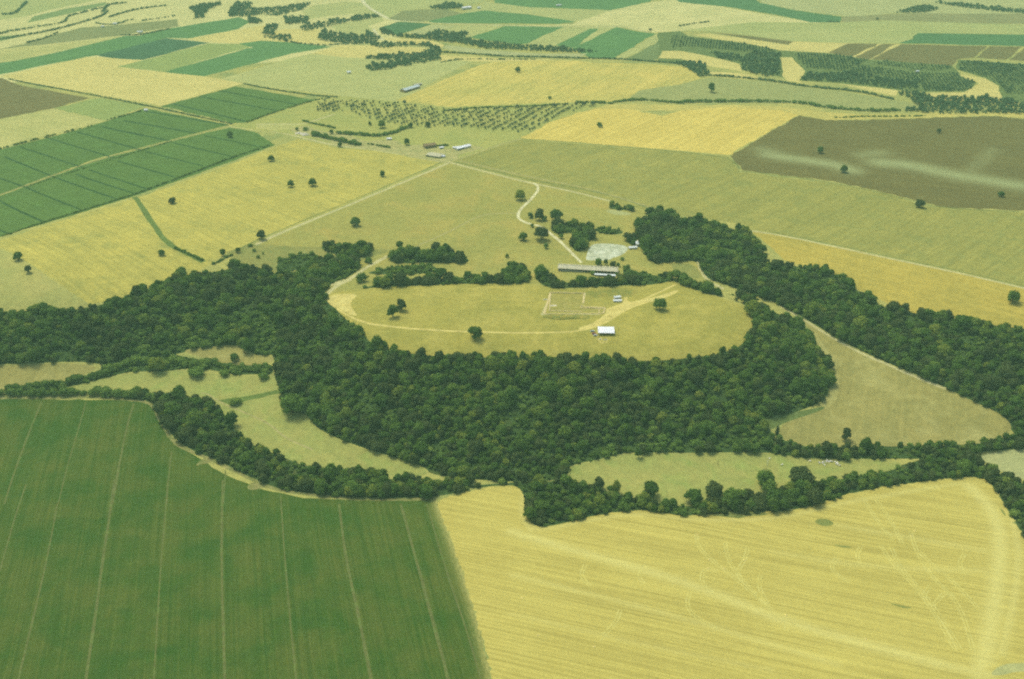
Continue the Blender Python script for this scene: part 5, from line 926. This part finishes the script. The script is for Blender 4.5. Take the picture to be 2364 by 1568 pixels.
def scatter(name, sel, coll, label, cat, zscale=1.0):
    idx = np.nonzero(sel)[0]
    me = bpy.data.meshes.new(name); me.from_pydata([(float(SP[i, 0]), float(SP[i, 1]), float(SZ[i])-.1) for i in idx], [], [])
    a = me.attributes.new('size', 'FLOAT', 'POINT'); a.data.foreach_set('value', sc[idx].astype(np.float32))
    a = me.attributes.new('turn', 'FLOAT', 'POINT'); a.data.foreach_set('value', rng.uniform(0, 6.28, len(idx)).astype(np.float32))
    np_ = len(coll.objects); cl = np.sin(SP[idx, 0]*.033+2)*np.sin(SP[idx, 1]*.027+.5)+.6*np.sin(SP[idx, 0]*.09)*np.sin(SP[idx, 1]*.08)
    pk = np.floor(rng.random(len(idx))*np_).astype(int)
    if np_ == 12:
        light, dull = np.array([1, 5, 10]), np.array([3, 6, 8]); q = rng.random(len(idx))
        pk = np.where((cl > .45) & (q < .5), light[pk % 3], pk); pk = np.where((cl < -.4) & (q < .5), dull[pk % 3], pk)
    a = me.attributes.new('pick', 'INT', 'POINT'); a.data.foreach_set('value', pk.astype(np.int32))
    o = obj(name, me); tag(o, label, cat, kind='stuff')
    g = bpy.data.node_groups.new(name, 'GeometryNodeTree')
    g.interface.new_socket('Geometry', in_out='INPUT', socket_type='NodeSocketGeometry'); g.interface.new_socket('Geometry', in_out='OUTPUT', socket_type='NodeSocketGeometry')
    N = g.nodes; L = g.links.new
    gi = N.new('NodeGroupInput'); go = N.new('NodeGroupOutput'); ip = N.new('GeometryNodeInstanceOnPoints'); ci = N.new('GeometryNodeCollectionInfo')
    ci.inputs['Collection'].default_value = coll; ci.inputs['Separate Children'].default_value = True; ci.inputs['Reset Children'].default_value = True
    s1 = N.new('GeometryNodeInputNamedAttribute'); s1.data_type = 'FLOAT'; s1.inputs['Name'].default_value = 'size'
    t1 = N.new('GeometryNodeInputNamedAttribute'); t1.data_type = 'FLOAT'; t1.inputs['Name'].default_value = 'turn'
    p1 = N.new('GeometryNodeInputNamedAttribute'); p1.data_type = 'INT'; p1.inputs['Name'].default_value = 'pick'; L(p1.outputs['Attribute'], ip.inputs['Instance Index'])
    cx = N.new('ShaderNodeCombineXYZ'); L(t1.outputs['Attribute'], cx.inputs['Z'])
    L(gi.outputs[0], ip.inputs['Points']); L(ci.outputs[0], ip.inputs['Instance']); ip.inputs['Pick Instance'].default_value = True
    L(cx.outputs[0], ip.inputs['Rotation']); L(s1.outputs['Attribute'], ip.inputs['Scale']); L(ip.outputs[0], go.inputs[0])
    md = o.modifiers.new('scatter', 'NODES'); md.node_group = g
    return o
scatter('woodland', (kinds == 'oak') & ~is_big, proto_collection('oak_stand', 'oak'), 'dense green broadleaf wood on the plateau slopes', 'wood')
scatter('thicket', kinds == 'shrub', proto_collection('shrub_stand', 'shrub'), 'light green scrub thickets along the valley and wood edges', 'thicket')
scatter('distant_woodland', kinds == 'far', proto_collection('far_stand', 'far'), 'hazy blue green clumps of trees in the far farmland', 'wood')
scatter('plantation', kinds == 'plantation', proto_collection('plantation_stand', 'far'), 'rows of young plantation trees in the far right farmland', 'plantation')
if (kinds == 'olive').any(): scatter('orchard_rows', kinds == 'olive', proto_collection('olive_stand', 'olive'), 'farther rows of small olive trees in the orchard', 'orchard')
# ---------------------------------------------------------------- hedgerows
def hedge(hh, line, label, gap):
    p = smooth_line(line, 1); V, Fc, nv = [], [], 0
    r = random.Random(int(abs(line[0][0])+hh*10)); d_acc = 0; nxt = 0
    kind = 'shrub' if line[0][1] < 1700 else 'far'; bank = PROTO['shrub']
    root = np.array(p[0]); hh = hh*(.85 if line[0][1] > 1500 else 1.0)
    for a, b in zip(p[:-1], p[1:]):
        L = np.hypot(*(b-a)); t = 0
        while t < L:
            if r.random() > gap:
                q = a+(b-a)*t/L+np.array([r.gauss(0, hh*.12), r.gauss(0, hh*.12)]); s = hh*r.uniform(.65, 1.15)/4.5
                m = bank[r.randrange(len(bank))]; an = r.uniform(0, 6.28); ca, sa = math.cos(an), math.sin(an)
                nf = 2 if line[0][1] < 1700 else 1
                keepn = 42*10
                v = m[4][:]*s; v = v@np.array([[ca, sa, 0], [-sa, ca, 0], [0, 0, 1]])+np.array([q[0]-root[0], q[1]-root[1], hz(*q)-.15])
                V.append((v, m[5]))
            t += hh*r.uniform(.75, 1.15)
    if not V: return
    AV = []; AF = []
    step = 3 if len(V) > 60 else (2 if len(V) > 25 else 1)
    for v, f in V:
        nc = sum(1 for g in f if len(g) == 3)
        ff = f[:nc]+f[nc::step]
        used = sorted({k for g in ff for k in g}); mp = {k: nv+i for i, k in enumerate(used)}
        AV.append(v[used]); AF += [[mp[k] for k in g] for g in ff]; nv += len(used)
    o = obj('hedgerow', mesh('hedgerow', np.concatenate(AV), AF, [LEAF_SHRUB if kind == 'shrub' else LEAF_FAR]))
    o.location = (float(root[0]), float(root[1]), 0); tag(o, label, 'hedge', 'hedgerows between the fields')
for h_ in HEDGES: hedge(*h_)

# ---------------------------------------------------------------- buildings and small things
SPOT = dict(SPOTS)
def paint(name, c, c2=None, rough=.6, spec=.3, scale=1.2, axis=None):
    t = NT(name); pos = t.n('ShaderNodeTexCoord').outputs['Object']
    f = t.noise(t.mapped(pos, 0, axis or (1, 1, 1)), scale, 4, .6); a = lin(c); b = lin(c2) if c2 else dim(a, .75)
    return t.done(t.mix(t.remap(f, .35, .7), b, a), rough, spec, f, .15, .03)
M_ROOF = paint('asbestos_roof', 'c9c6a8', 'a9a782', .85, .1, .6, (1, .25, 1)); M_WHITE = paint('limewash', 'dcd9c4', 'bdb99c'); M_METAL = paint('galvanised_sheet', 'e9ecec', 'cfd6d6', .45, .4, .4, (3, .3, 1))
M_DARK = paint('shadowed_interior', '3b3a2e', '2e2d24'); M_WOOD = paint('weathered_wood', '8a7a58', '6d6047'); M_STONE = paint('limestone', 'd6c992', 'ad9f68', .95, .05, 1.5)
M_BRICK = paint('plaster_wall', 'a79470', '8b7a59', .9, .1); M_TILE = paint('roof_tile', '9a8660', '80704f', .9, .1, 1.0); M_GLASS = paint('window_glass', '2c3437', '20272a', .15, .5); M_RUBBER = paint('tyre_rubber', '24231f', None, .9, .1)
M_SHEET = paint('pale_sheeting', 'dfe6e0', 'bcc7c0', .5, .3); M_BLUE = paint('pale_blue_roof', 'c6d3cf', 'a2b3ae', .5, .3, .5); M_CONC = paint('old_concrete', 'a9a888', '8f9072', .9, .1, .8); M_CHROME = paint('hub_metal', 'b0b0aa', None, .35, .5)
M_WOOL = paint('wool', 'faf7ee', 'efeadb', .95, .05, 6); M_RUBBLE = paint('white_rubble', 'e2ddc6', 'b9b294', .95, .05, 1.5)
def boxes(name, bl, mat, parent, bevel=0.):
    """bl: list of (x0,x1,y0,y1,z0,z1)"""
    b = bmesh.new()
    for x0, x1, y0, y1, z0, z1 in bl:
        r = bmesh.ops.create_cube(b, size=1); bmesh.ops.scale(b, vec=(x1-x0, y1-y0, z1-z0), verts=r['verts']); bmesh.ops.translate(b, vec=((x0+x1)/2, (y0+y1)/2, (z0+z1)/2), verts=r['verts'])
    if bevel: bmesh.ops.bevel(b, geom=b.edges[:], offset=bevel, segments=1, affect='EDGES')
    me = bpy.data.meshes.new(name); b.to_mesh(me); b.free()
    return obj(name, me, mat, parent)
def slab(name, quad, th, mat, parent, corr=0, n=40):
    """roof slope from a quad a,b (eave), c,d (ridge); corrugated along the slope"""
    a, b_, c, d = [np.array(q, float) for q in quad]; V = []; k = n if corr else 1
    nrm = np.cross(b_-a, d-a); nrm /= np.linalg.norm(nrm)
    for lo in (0, 1):
        for i in range(k+1):
            o = nrm*((corr*(1 if i % 2 else -1) if corr else 0)-(th if lo else 0)); u = i/k
            V += [tuple(a+(b_-a)*u+o), tuple(d+(c-d)*u+o)]
    s = 2*(k+1); Fc = []
    for i in range(k):
        Fc.append([2*i, 2*i+2, 2*i+3, 2*i+1]); Fc.append([s+2*i, s+2*i+1, s+2*i+3, s+2*i+2])
        Fc.append([2*i, s+2*i, s+2*i+2, 2*i+2]); Fc.append([2*i+1, 2*i+3, s+2*i+3, s+2*i+1])
    Fc.append([0, 1, s+1, s]); Fc.append([2*k, s+2*k, s+2*k+1, 2*k+1])
    return obj(name, mesh(name, V, Fc), mat, parent)
def frame(a, b):
    a = np.array(a); b = np.array(b); d = b-a; return float(np.hypot(*d)), math.atan2(d[1], d[0])
def gable(name, label, cat, x, y, rz, L, D, H, rh, wall, roof, doors=(), wins=(), corr=.03, group=None, over=.35):
    """gabled building, front wall along local x at y=0, depth into +y"""
    t = empty(name, (x, y, hz(x, y)-.1), rz); tag(t, label, cat, group)
    V = [(0, 0, -.8), (L, 0, -.8), (L, D, -.8), (0, D, -.8), (0, 0, H), (L, 0, H), (L, D, H), (0, D, H), (0, D/2, H+rh), (L, D/2, H+rh)]
    obj('wall', mesh('wall', V, [[0, 1, 5, 4], [2, 3, 7, 6], [1, 2, 6, 9, 5], [3, 0, 4, 8, 7], [3, 2, 1, 0]]), wall, t)
    e = rh/(D/2)*over
    slab('roof', [(-over, -over, H-e+.06), (L+over, -over, H-e+.06), (L+over, D/2, H+rh+.06), (-over, D/2, H+rh+.06)], .12, roof, t, corr, max(8, int(L*2)))
    slab('roof', [(L+over, D+over, H-e+.06), (-over, D+over, H-e+.06), (-over, D/2, H+rh+.06), (L+over, D/2, H+rh+.06)], .12, roof, t, corr, max(8, int(L*2)))
    boxes('ridge_cap', [(-over, L+over, D/2-.15, D/2+.15, H+rh+.06, H+rh+.16)], roof, t)
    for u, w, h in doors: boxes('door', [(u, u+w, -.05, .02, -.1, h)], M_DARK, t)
    for u, w, z0, z1 in wins:
        f = boxes('window', [(u, u+w, -.04, .03, z0, z1)], M_WOOD, t); boxes('pane', [(u+.08, u+w-.08, -.07, -.035, z0+.08, z1-.08)], M_GLASS, f)
    return t
# long cattle barn beside the pale yard
a, b_ = SPOT['barn'][:2]; L, rz = frame(a, b_); D, H, rh = 11., 3.4, 1.7
t = empty('long_barn', (a[0], a[1], hz((a[0]+b_[0])/2, (a[1]+b_[1])/2)-.1), rz); tag(t, 'long low barn with grey-green roof and open pillared front', 'barn')
V = [(0, D, -1), (L, D, -1), (L, D, H), (0, D, H), (0, D-.35, -1), (L, D-.35, -1), (L, D-.35, H), (0, D-.35, H)]
obj('back_wall', mesh('back_wall', V, [[1, 0, 3, 2], [4, 5, 6, 7], [0, 4, 7, 3], [5, 1, 2, 6], [3, 7, 6, 2]]), M_WHITE, t)
for xx in (0, L-.35):
    V = [(xx, 0, -1), (xx, D-.36, -1), (xx, D-.36, H), (xx, D/2, H+rh), (xx, 0, H)]; V += [(p[0]+.35, p[1], p[2]) for p in V]
    obj('end_wall', mesh('end_wall', V, [[0, 1, 2, 3, 4][::-1], [5, 6, 7, 8, 9]]+[[i, (i+1) % 5, (i+1) % 5+5, i+5] for i in range(5)]), M_WHITE, t)
slab('roof', [(-.5, -.9, H-.2), (L+.5, -.9, H-.2), (L+.5, D/2, H+rh+.1), (-.5, D/2, H+rh+.1)], .14, M_ROOF, t, .04, 120)
slab('roof', [(L+.5, D+.5, H-.1), (-.5, D+.5, H-.1), (-.5, D/2, H+rh+.1), (L+.5, D/2, H+rh+.1)], .14, M_ROOF, t, .04, 120)
boxes('ridge_cap', [(-.5, L+.5, D/2-.35, D/2+.35, H+rh+.1, H+rh+.24)], M_CONC, t)
boxes('front_beam', [(0, L, -.05, .3, H-.62, H-.16)], M_WHITE, t)
boxes('low_wall', [(.4, L*.42, 0.02, .25, -.8, 1.0)], M_WHITE, t)
for i in range(19): boxes('pillar', [(.4+(L-1.0)*i/18, .85+(L-1.0)*i/18, 0, .28, -.9, H-.63)], M_WHITE, t)
a2, b2 = SPOT['leanto']; l2, r2 = frame(a2, b2)
t = empty('feed_shed', (a2[0], a2[1], hz(*a2)-.1), rz); tag(t, 'low white feed shed against the right half of long barn front', 'shed')
slab('roof', [(-.2, -.2, 2.0), (l2+.2, -.2, 2.0), (l2+.2, 2.9, 2.35), (-.2, 2.9, 2.35)], .1, M_SHEET, t, .03, 50)
boxes('back_wall', [(0, l2, 2.5, 2.7, -.8, 2.1)], M_WHITE, t)
for i in range(9): boxes('post', [((l2-.2)*i/8, (l2-.2)*i/8+.2, 0, .2, -.8, 1.9)], M_WHITE, t)
# roofed dig shelter
a, b_ = SPOT['shelter'][:2]; L, rz = frame(a, b_); zz = hz(*a); D = 11.
t = empty('excavation_shelter', (a[0], a[1], zz-.1), rz); tag(t, 'white flat-roofed shelter on posts over the small dig', 'shelter')
slab('roof', [(-.4, -.4, 3.0), (L+.4, -.4, 3.0), (L+.4, D+.4, 3.7), (-.4, D+.4, 3.7)], .12, M_METAL, t, .04, 60)
boxes('roof_beam', [(0, L, 0, .2, 2.7, 2.87)], M_WOOD, t); boxes('roof_beam', [(0, L, D-.2, D, 3.25, 3.42)], M_WOOD, t)
for i in range(5):
    for yy, h in ((0, 2.7), (D-.2, 3.25)): boxes('post', [((L-.2)*i/4, (L-.2)*i/4+.2, yy, yy+.2, -.8, h)], M_WOOD, t)
# fenced plot round it
pl = [np.array(p) for p in SPOT['plot']]; c0 = sum(pl)/4
t = empty('wire_fence', (float(c0[0]), float(c0[1]), 0)); tag(t, 'thin wire fence around the roofed dig plot', 'fence')
for i in range(4):
    p, q = pl[i]-c0, pl[(i+1) % 4]-c0; d = np.hypot(*(q-p)); k = max(2, int(d/3.5))
    for j in range(k):
        e = p+(q-p)*j/k; z0 = hz(*(e+c0)); boxes('post', [(e[0]-.07, e[0]+.07, e[1]-.07, e[1]+.07, z0-.4, z0+1.35)], M_WOOD, t)
    for zo in (.5, 1.2):
        v, f = [], []
        for e in (p, q):
            z0 = hz(*(e+c0))+zo
            v += [(e[0], e[1], z0), (e[0]+.03, e[1]+.03, z0), (e[0], e[1], z0+.04)]
        obj('wire', mesh('wire', v, [[0, 1, 4, 3], [1, 2, 5, 4], [2, 0, 3, 5]]), M_CHROME, t)
# parked cars
def car(x, y, rz, col, label, L=4.1, W=1.65):
    t = empty('parked_car', (x, y, hz(x, y)), rz); tag(t, label, 'car', 'cars parked by the dig shelter')
    paintm = paint('car_paint', col, None, .35, .5)
    pr = [(-.5, .28), (-.5, .62), (-.47, .8), (-.22, .86), (.26, .86), (.48, .74), (.5, .5), (.5, .28)]; V = []; n = len(pr)
    for s, k in ((-1, .94), (-1, 1), (1, 1), (1, .94)): V += [(p[0]*L*(1 if k == 1 else .985), s*W/2*k if k == 1 else s*(W/2), p[1]) for p in pr]
    V = [(p[0]*L, -W/2, p[1]) for p in pr]+[(p[0]*L, W/2, p[1]) for p in pr]
    obj('body', mesh('body', V, [list(range(n))[::-1], list(range(n, 2*n))]+[[i, (i+1) % n, (i+1) % n+n, i+n] for i in range(n)]), paintm, t)
    pr = [(-.40, .86), (-.28, 1.34), (.06, 1.36), (.24, .86)]
    V = [(p[0]*L, -W/2*(.95 if p[1] < 1 else .78), p[1]) for p in pr]+[(p[0]*L, W/2*(.95 if p[1] < 1 else .78), p[1]) for p in pr]
    cab = obj('window_band', mesh('window_band', V, [[3, 2, 1, 0], [4, 5, 6, 7]]+[[i, (i+1) % 4, (i+1) % 4+4, i+4] for i in range(4)]), M_GLASS, t)
    boxes('roof_panel', [(-.29*L, .07*L, -W*.39, W*.39, 1.35, 1.41)], paintm, t, .03)
    for sx in (-.31, .31):
        for sy in (-1, 1):
            b = bmesh.new(); bmesh.ops.create_cone(b, cap_ends=True, segments=14, radius1=.31, radius2=.31, depth=.2); bmesh.ops.rotate(b, verts=b.verts, matrix=Matrix.Rotation(R_(90), 3, 'X')); bmesh.ops.translate(b, vec=(sx*L, sy*(W/2-.06), .31), verts=b.verts)
            me = bpy.data.meshes.new('wheel'); b.to_mesh(me); b.free(); w = obj('wheel', me, M_RUBBER, t)
            b = bmesh.new(); bmesh.ops.create_cone(b, cap_ends=True, segments=10, radius1=.17, radius2=.17, depth=.04); bmesh.ops.rotate(b, verts=b.verts, matrix=Matrix.Rotation(R_(90), 3, 'X')); bmesh.ops.translate(b, vec=(sx*L, sy*(W/2+.05), .31), verts=b.verts)
            me = bpy.data.meshes.new('rim'); b.to_mesh(me); b.free(); obj('rim', me, M_CHROME, w)
    for sy in (-1, 1): boxes('headlight', [(L*.485, L*.505, sy*.55-.15, sy*.55+.15, .55, .7)], M_SHEET, t)
for p, c_, l_, rr in zip(SPOT['cars'], ('b9c9c6', 'b0503f', 'e4e4dc'), ('pale blue car at the head of the row by the shelter', 'red car parked between the pale blue and the white one', 'white car parked closest to the dig shelter roof'), (.15, .35, .2)):
    car(p[0], p[1], rr, c_, l_)
# huts on the dig
hs = SPOT['huts']
for k, lab in ((0, 'pale-roofed site hut, farther of the pair by the dig'), (2, 'pale-roofed site hut, nearer of the pair by the dig')):
    L, rz = frame(hs[k], hs[k+1]); gable('site_hut', lab, 'hut', hs[k][0], hs[k][1], rz, L, 3.2, 1.7, .35, M_WHITE, M_SHEET, [(1., .9, 1.6)], [(3., .8, .8, 1.3)], .02)
w = SPOT['whitehouse']
L, rz = frame(w[0], w[1]); gable('white_house', 'white house with pale roof at the wood edge by the yard', 'house', w[0][0], w[0][1], rz, L, 8.5, 3.4, 1.3, M_WHITE, M_SHEET, [(3.4, 1.1, 2.1)], [(1.2, 1, .9, 2), (6, 1, .9, 2)], .03)
L, rz = frame(w[2], w[3]); gable('white_shed', 'long flat white shed between pale yard and white house', 'shed', w[2][0], w[2][1], rz, L, 4.0, 2.0, .4, M_WHITE, M_SHEET, [(2, 1.2, 1.8)], [], .02)
f_ = SPOT['farbarn']
L, rz = frame(f_[0], f_[1]); gable('field_barn', 'lone barn with pale blue roof on the far dry field', 'barn', f_[0][0], f_[0][1], rz, L, 12, 4, 1.8, M_BRICK, M_BLUE, [(3, 3, 3), (12, 3, 3)], [(8, 1.5, 1.5, 2.5), (18, 1.5, 1.5, 2.5)], .04)
L, rz = frame(f_[2], f_[3]); gable('field_hut', 'small grey hut just behind the lone field barn', 'hut', f_[2][0], f_[2][1], rz, L, 6, 2.6, 1.0, M_CONC, M_ROOF, [(2, 1.4, 2)], [], .03)
f_ = SPOT['farmshed']; L, rz = frame(*f_); gable('farm_shed', 'long farm shed with bright white roof near the crossroads', 'shed', f_[0][0], f_[0][1], rz, L, 8, 3, 1.0, M_WHITE, M_METAL, [(2, 2.5, 2.4), (9, 2.5, 2.4)], [(6, 1.2, 1.2, 2)], .04)
f_ = SPOT['stack']; L, rz = frame(*f_); gable('low_farm_building', 'low grey-roofed farm building at the crossroads', 'building', f_[0][0], f_[0][1], rz, L, 14, 2.4, 1.1, M_CONC, M_ROOF, [(2, 3, 2.1), (14, 3, 2.1)], [(8, 1.5, 1, 1.8)], .04)
f_ = SPOT['farmhouse']; L, rz = frame(*f_); gable('farmhouse', 'brown farmhouse behind the low grey-roofed building', 'house', f_[0][0], f_[0][1], rz, L, 9, 4.2, 1.8, M_BRICK, M_TILE, [(6, 1.2, 2.2)], [(2, 1, 1, 2.2), (9, 1, 1, 2.2), (13, 1, 1, 2.2)], .03)
fw = SPOT['farmwhite']
for k, (lab, L, D) in enumerate((('small white outbuilding at the corner of low farm building', 5, 4), ('little white hut behind the farm lane hedge', 7, 5), ('small white outbuilding beside the brown farmhouse', 6, 4), ('small white hut next to the white-roofed shed', 8, 4))):
    gable('outbuilding', lab, 'outbuilding', fw[k][0], fw[k][1], .2, L, D, 2.2, .7, M_WHITE, M_METAL, [(1.5, 1, 1.9)], [(3, .7, 1, 1.6)], .02)
def heap(name, label, x, y, L, W, H, rz, mat, seed, cat='heap'):
    r = random.Random(seed); V, Fc = [], []; n, m = 16, 8
    for i in range(n+1):
        for j in range(m+1):
            u, w_ = i/n*2-1, j/m*2-1; d = max(0, 1-u*u)**.6*max(0, 1-w_*w_)**.6
            V.append((u*L/2, w_*W/2, d*H*r.uniform(.7, 1.15)-.25 if 0 < i < n and 0 < j < m else -.6))
    for i in range(n):
        for j in range(m): q = i*(m+1)+j; Fc.append([q, q+m+1, q+m+2, q+1])
    o = obj(name, mesh(name, V, Fc), mat); o.location = (x, y, hz(x, y)); o.rotation_euler[2] = rz; return tag(o, label, cat)
for k, lab in ((4, 'white rubble heap at the west end of farmyard'), (5, 'larger white rubble heap in the middle of three'), (6, 'white rubble heap closest to the farm lane')): heap('rubble_heap', lab, fw[k][0], fw[k][1], 12, 7, 2.2, .1*k, M_RUBBLE, k)
fh = SPOT['farhouse']
L, rz = frame(fh[0], fh[1]); gable('white_farmhouse', 'white-roofed farmhouse on the skyline side among dark trees', 'house', fh[0][0], fh[0][1], rz, L, 10, 5, 1.6, M_WHITE, M_METAL, [(5, 2, 2.4)], [(2, 1.2, 1, 2.4), (10, 1.2, 1, 2.4), (15, 1.2, 1, 2.4)], .04)
for k, lab in ((2, 'small white annex just east of the far white-roofed farmhouse'), (3, 'pale house among far green fields at the top'), (4, 'tiny pale hut on the dry field below far wood')):
    gable('far_house', lab, 'house', fh[k][0], fh[k][1], .3, 12 if k == 3 else 7, 6, 3.2, 1.2, M_WHITE, M_SHEET, [(2, 1.2, 2.1)], [(4.4, 1, 1, 2)], .03)
co = SPOT['cottages']
for k, (lab, L) in enumerate((('far white cottage beside a shrub row and brown field', 11), ('white cottage among shrubs above the far brown field', 9), ('tiny white hut at the edge of far brown field', 6), ('tiny white hut inside the far plantation', 6), ('white pump hut at the corner of irrigated plots', 5.5))):
    gable('cottage', lab, 'cottage', co[k][0], co[k][1], .25, L, 5, 2.8, 1.1, M_WHITE, M_SHEET, [(1.5, 1.1, 2.0)], [(3.4, .9, 1, 1.9)], .03)
# posts in the meadow
for k, lab in ((0, 'tall pale braced post in meadow near the sheep'), (1, 'short grey post in the meadow, west of tall one')):
    p = SPOT['post'][k]; h = 5.2 if k == 0 else 2.6
    t = empty('meadow_post', (p[0], p[1], hz(*p))); tag(t, lab, 'post')
    v, f = tube([(0, 0, -.6), (0, 0, h*.6), (.03, 0, h)], [.22, .19, .16], 8); obj('shaft', mesh('shaft', v, f), M_SHEET if k == 0 else M_WOOD, t)
    boxes('cross_arm', [(-.9, .9, -.08, .08, h-.55, h-.37)], M_SHEET if k == 0 else M_WOOD, t)
# grazing sheep: one skinned body
def sheep_mesh(name, head_down):
    P = [(-.55, 0, .62), (-.2, 0, .66), (.2, 0, .65), (.5, 0, .68)]; E = [(0, 1), (1, 2), (2, 3)]; Rr = [(.20, .22), (.25, .27), (.25, .26), (.18, .2)]
    hd = [(.68, 0, .62), (.82, 0, .36), (.92, 0, .2)] if head_down else [(.68, 0, .86), (.82, 0, .98), (1.0, 0, .92)]
    P += hd; E += [(3, 4), (4, 5), (5, 6)]; Rr += [(.11, .12), (.09, .1), (.05, .06)]
    for x, y, par in ((-.45, .14, 0), (-.45, -.14, 0), (.38, .13, 3), (.38, -.13, 3)):
        k = len(P); P += [(x, y, .42), (x-.03 if par == 0 else x, y, .22), (x, y, .0)]; E += [(par, k), (k, k+1), (k+1, k+2)]; Rr += [(.09, .09), (.045, .045), (.04, .04)]
    k = len(P); P += [(-.74, 0, .58)]; E += [(0, k)]; Rr += [(.05, .05)]
    for s in (1, -1):
        k = len(P); q = hd[1]; P += [(q[0]-.05, s*.17, q[2]+.05)]; E += [(5, k)]; Rr += [(.025, .05)]
    me = bpy.data.meshes.new(name); me.from_pydata(P, E, []); o = bpy.data.objects.new(name, me); COL.objects.link(o)
    o.modifiers.new('skin', 'SKIN'); o.modifiers.new('sub', 'SUBSURF').levels = 1
    for i, r in enumerate(Rr): me.skin_vertices[0].data[i].radius = r
    me.skin_vertices[0].data[1].use_root = True
    dg = bpy.context.evaluated_depsgraph_get(); m2 = bpy.data.meshes.new_from_object(o.evaluated_get(dg)); bpy.data.objects.remove(o); m2.name = name; m2.materials.clear(); m2.materials.append(M_WOOL)
    return m2
sm = [sheep_mesh('grazing_sheep', True), sheep_mesh('standing_sheep', False)]
SH = SPOT['sheep']; special = {10: 'white sheep straying a little west of the flock', 11: 'solitary white sheep well west of the flock', 12: 'white sheep beside the tall pale post', 9: 'white sheep at the west fringe of the flock', 8: 'white sheep at the east fringe, closest to the trees'}
for i, p in enumerate(SH):
    o = obj('sheep', sm[1 if i % 4 == 3 else 0]); o.location = (p[0], p[1], hz(*p)); o.rotation_euler[2] = random.uniform(0, 6.28); o.scale = (1.4,)*3
    tag(o, special.get(i, 'white sheep in the close-packed middle of the flock'), 'sheep', 'sheep grazing in the meadow')
# dig: exposed foundations
ru = [np.array(p) for p in SPOT['ruins']]; c0 = ru[10]
t = empty('excavated_foundation', (float(c0[0]), float(c0[1]), 0)); tag(t, 'rectangular outline of low excavated stone foundations on plateau', 'ruin')
def low_wall(a, b_, w, h, seed):
    r = random.Random(seed); a = a-c0; b_ = b_-c0; d = np.hypot(*(b_-a)); k = max(2, int(d/1.6)); nn = np.array([-(b_-a)[1], (b_-a)[0]])/d; V, Fc = [], []
    for i in range(k+1):
        p = a+(b_-a)*i/k; z = hz(*(p+c0)); ww = w*r.uniform(.8, 1.2)/2; hh = h*r.uniform(.6, 1.2)
        V += [(*(p-nn*ww*1.3), z-.4), (*(p-nn*ww), z+hh), (*(p+nn*ww), z+hh*r.uniform(.8, 1.1)), (*(p+nn*ww*1.3), z-.4)]
    for i in range(k):
        q = 4*i
        for j in range(3): Fc.append([q+j, q+4+j, q+5+j, q+1+j])
    Fc += [[0, 1, 2, 3], [4*k+3, 4*k+2, 4*k+1, 4*k]]
    obj('wall', mesh('wall', V, Fc), M_STONE, t)
for i, (p, q, w_, h) in enumerate(((0, 1, 1.0, .9), (1, 2, 1.6, .5), (3, 4, 1.0, .5), (4, 5, 1.6, .5), (5, 6, 1.2, .6), (6, 8, 1.0, .4), (8, 0, 2.0, .35), (0, 9, 1.0, .7), (9, 15, 1.0, .5), (13, 3, .9, .5), (11, 7, .9, .5), (13, 11, .8, .5))): low_wall(ru[p], ru[q], w_, h, i)
sp = SPOT['spoil']
for k in range(3):
    p, q = sp[k], sp[k+1]; L, rz = frame(p, q)
    heap('spoil_heap', ('grassy spoil bank at the west end below the foundations', 'grassy spoil bank in the middle below the foundations', 'grassy spoil bank at the east end below the foundations')[k], (p[0]+q[0])/2, (p[1]+q[1])/2, L*1.25, 7, 1.7, rz, MAT['rough_grass'], k+20, 'bank')
pi = SPOT['pits']
heap('soil_pile', 'small white soil pile inside the fenced dig plot', pi[0][0], pi[0][1], 3, 2.4, 1.0, .2, M_RUBBLE, 31)
heap('stone_pile', 'grey stone pile inside the fenced dig plot', pi[1][0], pi[1][1], 4.5, 2.6, .8, .1, M_CONC, 32)
heap('stone_pile', 'dark stone pile west of the excavated foundations', pi[2][0], pi[2][1], 6, 4, .9, .1, M_CONC, 33)
heap('soil_pile', 'pale soil pile within the excavated foundations', pi[3][0], pi[3][1], 8, 3, .8, .1, M_RUBBLE, 34)

M_STRAW = paint('straw', 'e2d68c', 'c9b968', .95, .05, 3)
for k, p in enumerate(SPOT['straw']):
    o = heap('straw_heap', 'small pale straw heap left on the harvested stubble', p[0], p[1], 2.0, 1.8, .7, .4*k, M_STRAW, 50+k, 'straw heap'); o['group'] = 'straw heaps on the stubble'

# ---------------------------------------------------------------- hazy summer air
b = bmesh.new(); bmesh.ops.create_cube(b, size=1)
me = bpy.data.meshes.new('haze'); b.to_mesh(me); b.free()
zlo = float(VZ.min())-1.5
haze = obj('haze', me); haze.location = (0, 4500, (zlo+475)/2); haze.scale = (12800, 12900, 475-zlo); haze['kind'] = 'stuff'; haze['label'] = 'pale blue green summer haze over the farmland'; haze['category'] = 'haze'
t = NT('haze'); pv = t.n('ShaderNodeVolumePrincipled'); pv.inputs['Density'].default_value = .000145; pv.inputs['Color'].default_value = (.46, .85, .53, 1); pv.inputs['Anisotropy'].default_value = 0
t.l(pv.outputs[0], t.o.inputs['Volume']); me.materials.append(t.m)
